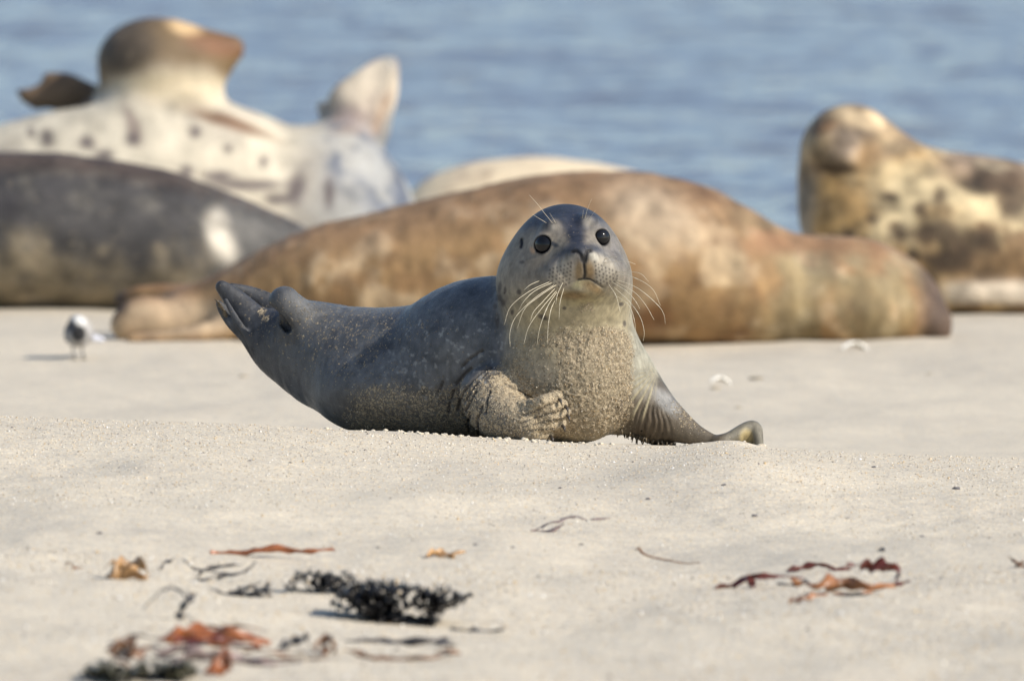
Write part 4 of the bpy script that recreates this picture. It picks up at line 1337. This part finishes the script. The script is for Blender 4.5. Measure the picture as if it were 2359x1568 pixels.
weed('glossy dark red kelp lump with a stem in the right cluster', 'red', [([(1985, 1296), (2010, 1302), (2040, 1306), (2068, 1308)], 11), ([(2050, 1302), (2072, 1312), (2062, 1330), (2066, 1352)], 6), ([(2060, 1346), (2080, 1342), (2095, 1336)], 4), ([(1950, 1296), (1965, 1302), (1985, 1298)], 3)], seed=25, spread=.01)
weed('ruffled tan brown kelp frill in the right cluster', 'orange', [([(1825, 1340), (1870, 1350), (1920, 1332), (1970, 1336), (2010, 1348)], 9), ([(1900, 1352), (1950, 1344), (2000, 1354), (2060, 1348)], 9), ([(1920, 1364), (1960, 1370), (2010, 1362)], 5)], seed=26, spread=.03)
weed('black thread under the ruffled kelp frill in the right cluster', 'black', [([(1930, 1368), (1965, 1374), (2000, 1366)], 4)], seed=27, spread=.01)
weed('black thread between the dark red blade and the ruffled frill', 'black', [([(1790, 1350), (1830, 1348), (1860, 1338), (1880, 1350)], 3.5)], seed=32, spread=.01)
weed('pale orange weed flake below the right cluster', 'orange', [([(1815, 1388), (1840, 1380), (1870, 1372), (1905, 1368)], 7)], seed=28, spread=.01)
weed('small black weed speck above the right cluster', 'black', [([(2022, 1268), (2030, 1262), (2036, 1272)], 5)], seed=29, spread=.005)
weed('dark curled weed scrap at the right edge', 'brown', [([(2328, 1286), (2340, 1296), (2352, 1306), (2364, 1308)], 6), ([(2340, 1300), (2356, 1296)], 5)], seed=30, spread=.01)

weed('thin tangled dark strands over the pale sand at bottom left', 'charcoal', [([(250, 1480), (290, 1470), (330, 1462), (372, 1468)], 2.5), ([(300, 1500), (345, 1488), (390, 1496), (430, 1486)], 3), ([(320, 1520), (360, 1508), (400, 1516), (440, 1528)], 3.5)], seed=40, spread=.02)
weed('fine brown strand crossing below the long dark strap', 'brown', [([(560, 1500), (600, 1494), (650, 1504), (700, 1498)], 3), ([(580, 1522), (640, 1516), (700, 1522), (760, 1516)], 3)], seed=41, spread=.015)
weed('dark red kelp flap next to the rusty blade at bottom left', 'red', [([(400, 1466), (440, 1474), (500, 1468), (560, 1478)], 6), ([(395, 1500), (420, 1488), (450, 1482)], 6)], seed=42, spread=.015)
weed('brown thread above the rusty blade at bottom left', 'brown', [([(430, 1432), (470, 1440), (520, 1446), (580, 1444), (620, 1456)], 2.5)], seed=43, spread=.01)

# twig
pts = [(1478, 1272), (1500, 1282), (1540, 1290), (1580, 1304), (1612, 1316)]
rows = []
for X, Y in pts:
    g = G(X, Y)
    rows.append(g + np.array((0, 0, .002)))
# a twig lies near one depth: keep it from running far towards the lens
bg = Bag()
g0 = G(1545, 1300)
rows = [P(X, Y, g0[1]) for X, Y in pts]
for r_ in rows:
    r_[2] = max(r_[2], float(height(np.array([r_[0]]), np.array([r_[1]]), False)[0]) + .001)
bg.tube(spline(rows, 5), [.0016 - .00005 * k for k in range(21)], 6)
bg.tube([rows[0], rows[0] + np.array((-.004, 0, .006)), rows[0] + np.array((-.009, 0, .004))], [.0022, .002, .001], 6)
bg.build('twig', weed_mat('brown'), label='thin grey brown twig left of the dark red kelp', cat='twig')
# half buried frond or track in the middle
weed('half buried grey grass like strand in the middle of the sand', 'grey', [([(1222, 1230), (1250, 1212), (1290, 1200), (1325, 1192)], 2.2), ([(1235, 1230), (1270, 1222), (1300, 1204)], 2.2), ([(1290, 1196), (1320, 1188), (1350, 1196)], 2.5), ([(1360, 1196), (1405, 1192)], 1.5)], seed=31, spread=.01)

# ------------------------------------------------------------------ pebbles and shells
M_peb = simple('dark_pebble_stone', (.10, .095, .10), .7, .3, 300)
PEB = [(2012, 1077, 5, 'dark pebble right of the planted flipper'), (1667, 1118, 6, 'dark pebble below the planted flipper'), (1492, 1150, 5, 'small grey pebble lying below the pup chest'),
       (1738, 1189, 6, 'dark pebble in the open sand above the right kelp'), (2202, 1127, 8, 'flat grey pebble toward the right edge'), (230, 1229, 6, 'grey pebble in the sand at the left'),
       (668, 1066, 3.5, 'tiny dark pebble in front of the pup hind end'), (575, 1062, 3, 'tiniest dark pebble left below the pup'), (1338, 1256, 5, 'grey pebble above the twig'),
       (1095, 1256, 5, 'grey pebble between the tan crumbs and the twig'), (2122, 1236, 5, 'grey pebble above the red kelp lump'), (1950, 1195, 4, 'small pebble right of centre in clean sand'),
       (1290, 1125, 3.5, 'tiny pebble in the lit sand below the folded flipper'), (1180, 1262, 4, 'small pebble near the tan weed crumbs'), (2278, 1240, 4, 'small pebble near the right edge'),
       (870, 1262, 3.5, 'tiny pebble above the small black wrack'), (1240, 1328, 4, 'small pebble right of the big black wrack'), (1860, 1450, 5, 'grey pebble in the sand below the right cluster')]
for i, (X, Y, r_, lab) in enumerate(PEB):
    g = G(X, Y)
    r = r_ * g[1] / FPX
    bg = Bag()
    bg.lump(g + np.array((0, 0, r * .15)), r, sub=2, noise=.4, squash=(1.2, 1.0, .6), seed=i + 3)
    bg.build('pebble', M_peb, label=lab, cat='pebble', group='pebbles on the sand')

M_shell = simple('shell_white', (.82, .80, .74), .4, .08, 80, 0, .5)
def shell(X, Y, wpx, label):
    g = G(X, Y)
    k = wpx * g[1] / FPX
    V, F = [], []
    n, mrad = 18, 7
    for i in range(mrad + 1):
        rr_ = i / mrad
        for j in range(n + 1):
            a = math.pi * (j / n) * 1.0
            rib = 1 + .05 * math.cos(j * math.pi)
            V.append((math.cos(a) * rr_ * k * .5 * rib, (math.sin(a) - .4) * rr_ * k * .42 * rib, (1 - rr_ * rr_) * k * .26 + .0015 + k * .02 * math.cos(j * math.pi) * rr_))
    for i in range(mrad):
        for j in range(n):
            F.append((i * (n + 1) + j, i * (n + 1) + j + 1, (i + 1) * (n + 1) + j + 1, (i + 1) * (n + 1) + j))
    me = bpy.data.meshes.new('shell'); me.from_pydata(V, [], F); me.update()
    o = put('shell', me, M_shell, label=label, cat='shell', group='white shells on the far sand')
    o.location = g
    o.rotation_euler = (R(18), R(8), R(20))
    md = o.modifiers.new('thick', 'SOLIDIFY'); md.thickness = .002
shell(1658, 882, 46, 'white shell on open sand beyond the planted flipper')
shell(1968, 806, 64, 'white shell lying against the brown seal belly')
for X, Y, r_, lab in ((1742, 874, 12, 'tan stone lying right of the open sand shell'), (1648, 896, 9, 'grey stone just below the open sand shell'), (1700, 940, 6, 'small grey stone behind the planted flipper'), (2140, 862, 6, 'small stone on the far sand at right'),
                      (560, 868, 8, 'small tan stone on the far sand left of the pup')):
    g = G(X, Y)
    r = r_ * g[1] / FPX
    bg = Bag(); bg.lump(g + np.array((0, 0, r * .1)), r, sub=2, noise=.35, squash=(1.5, 1, .5), seed=int(X))
    bg.build('pebble', simple('tan_stone', (.30, .25, .18), .8), label=lab, cat='pebble', group='pebbles on the sand')
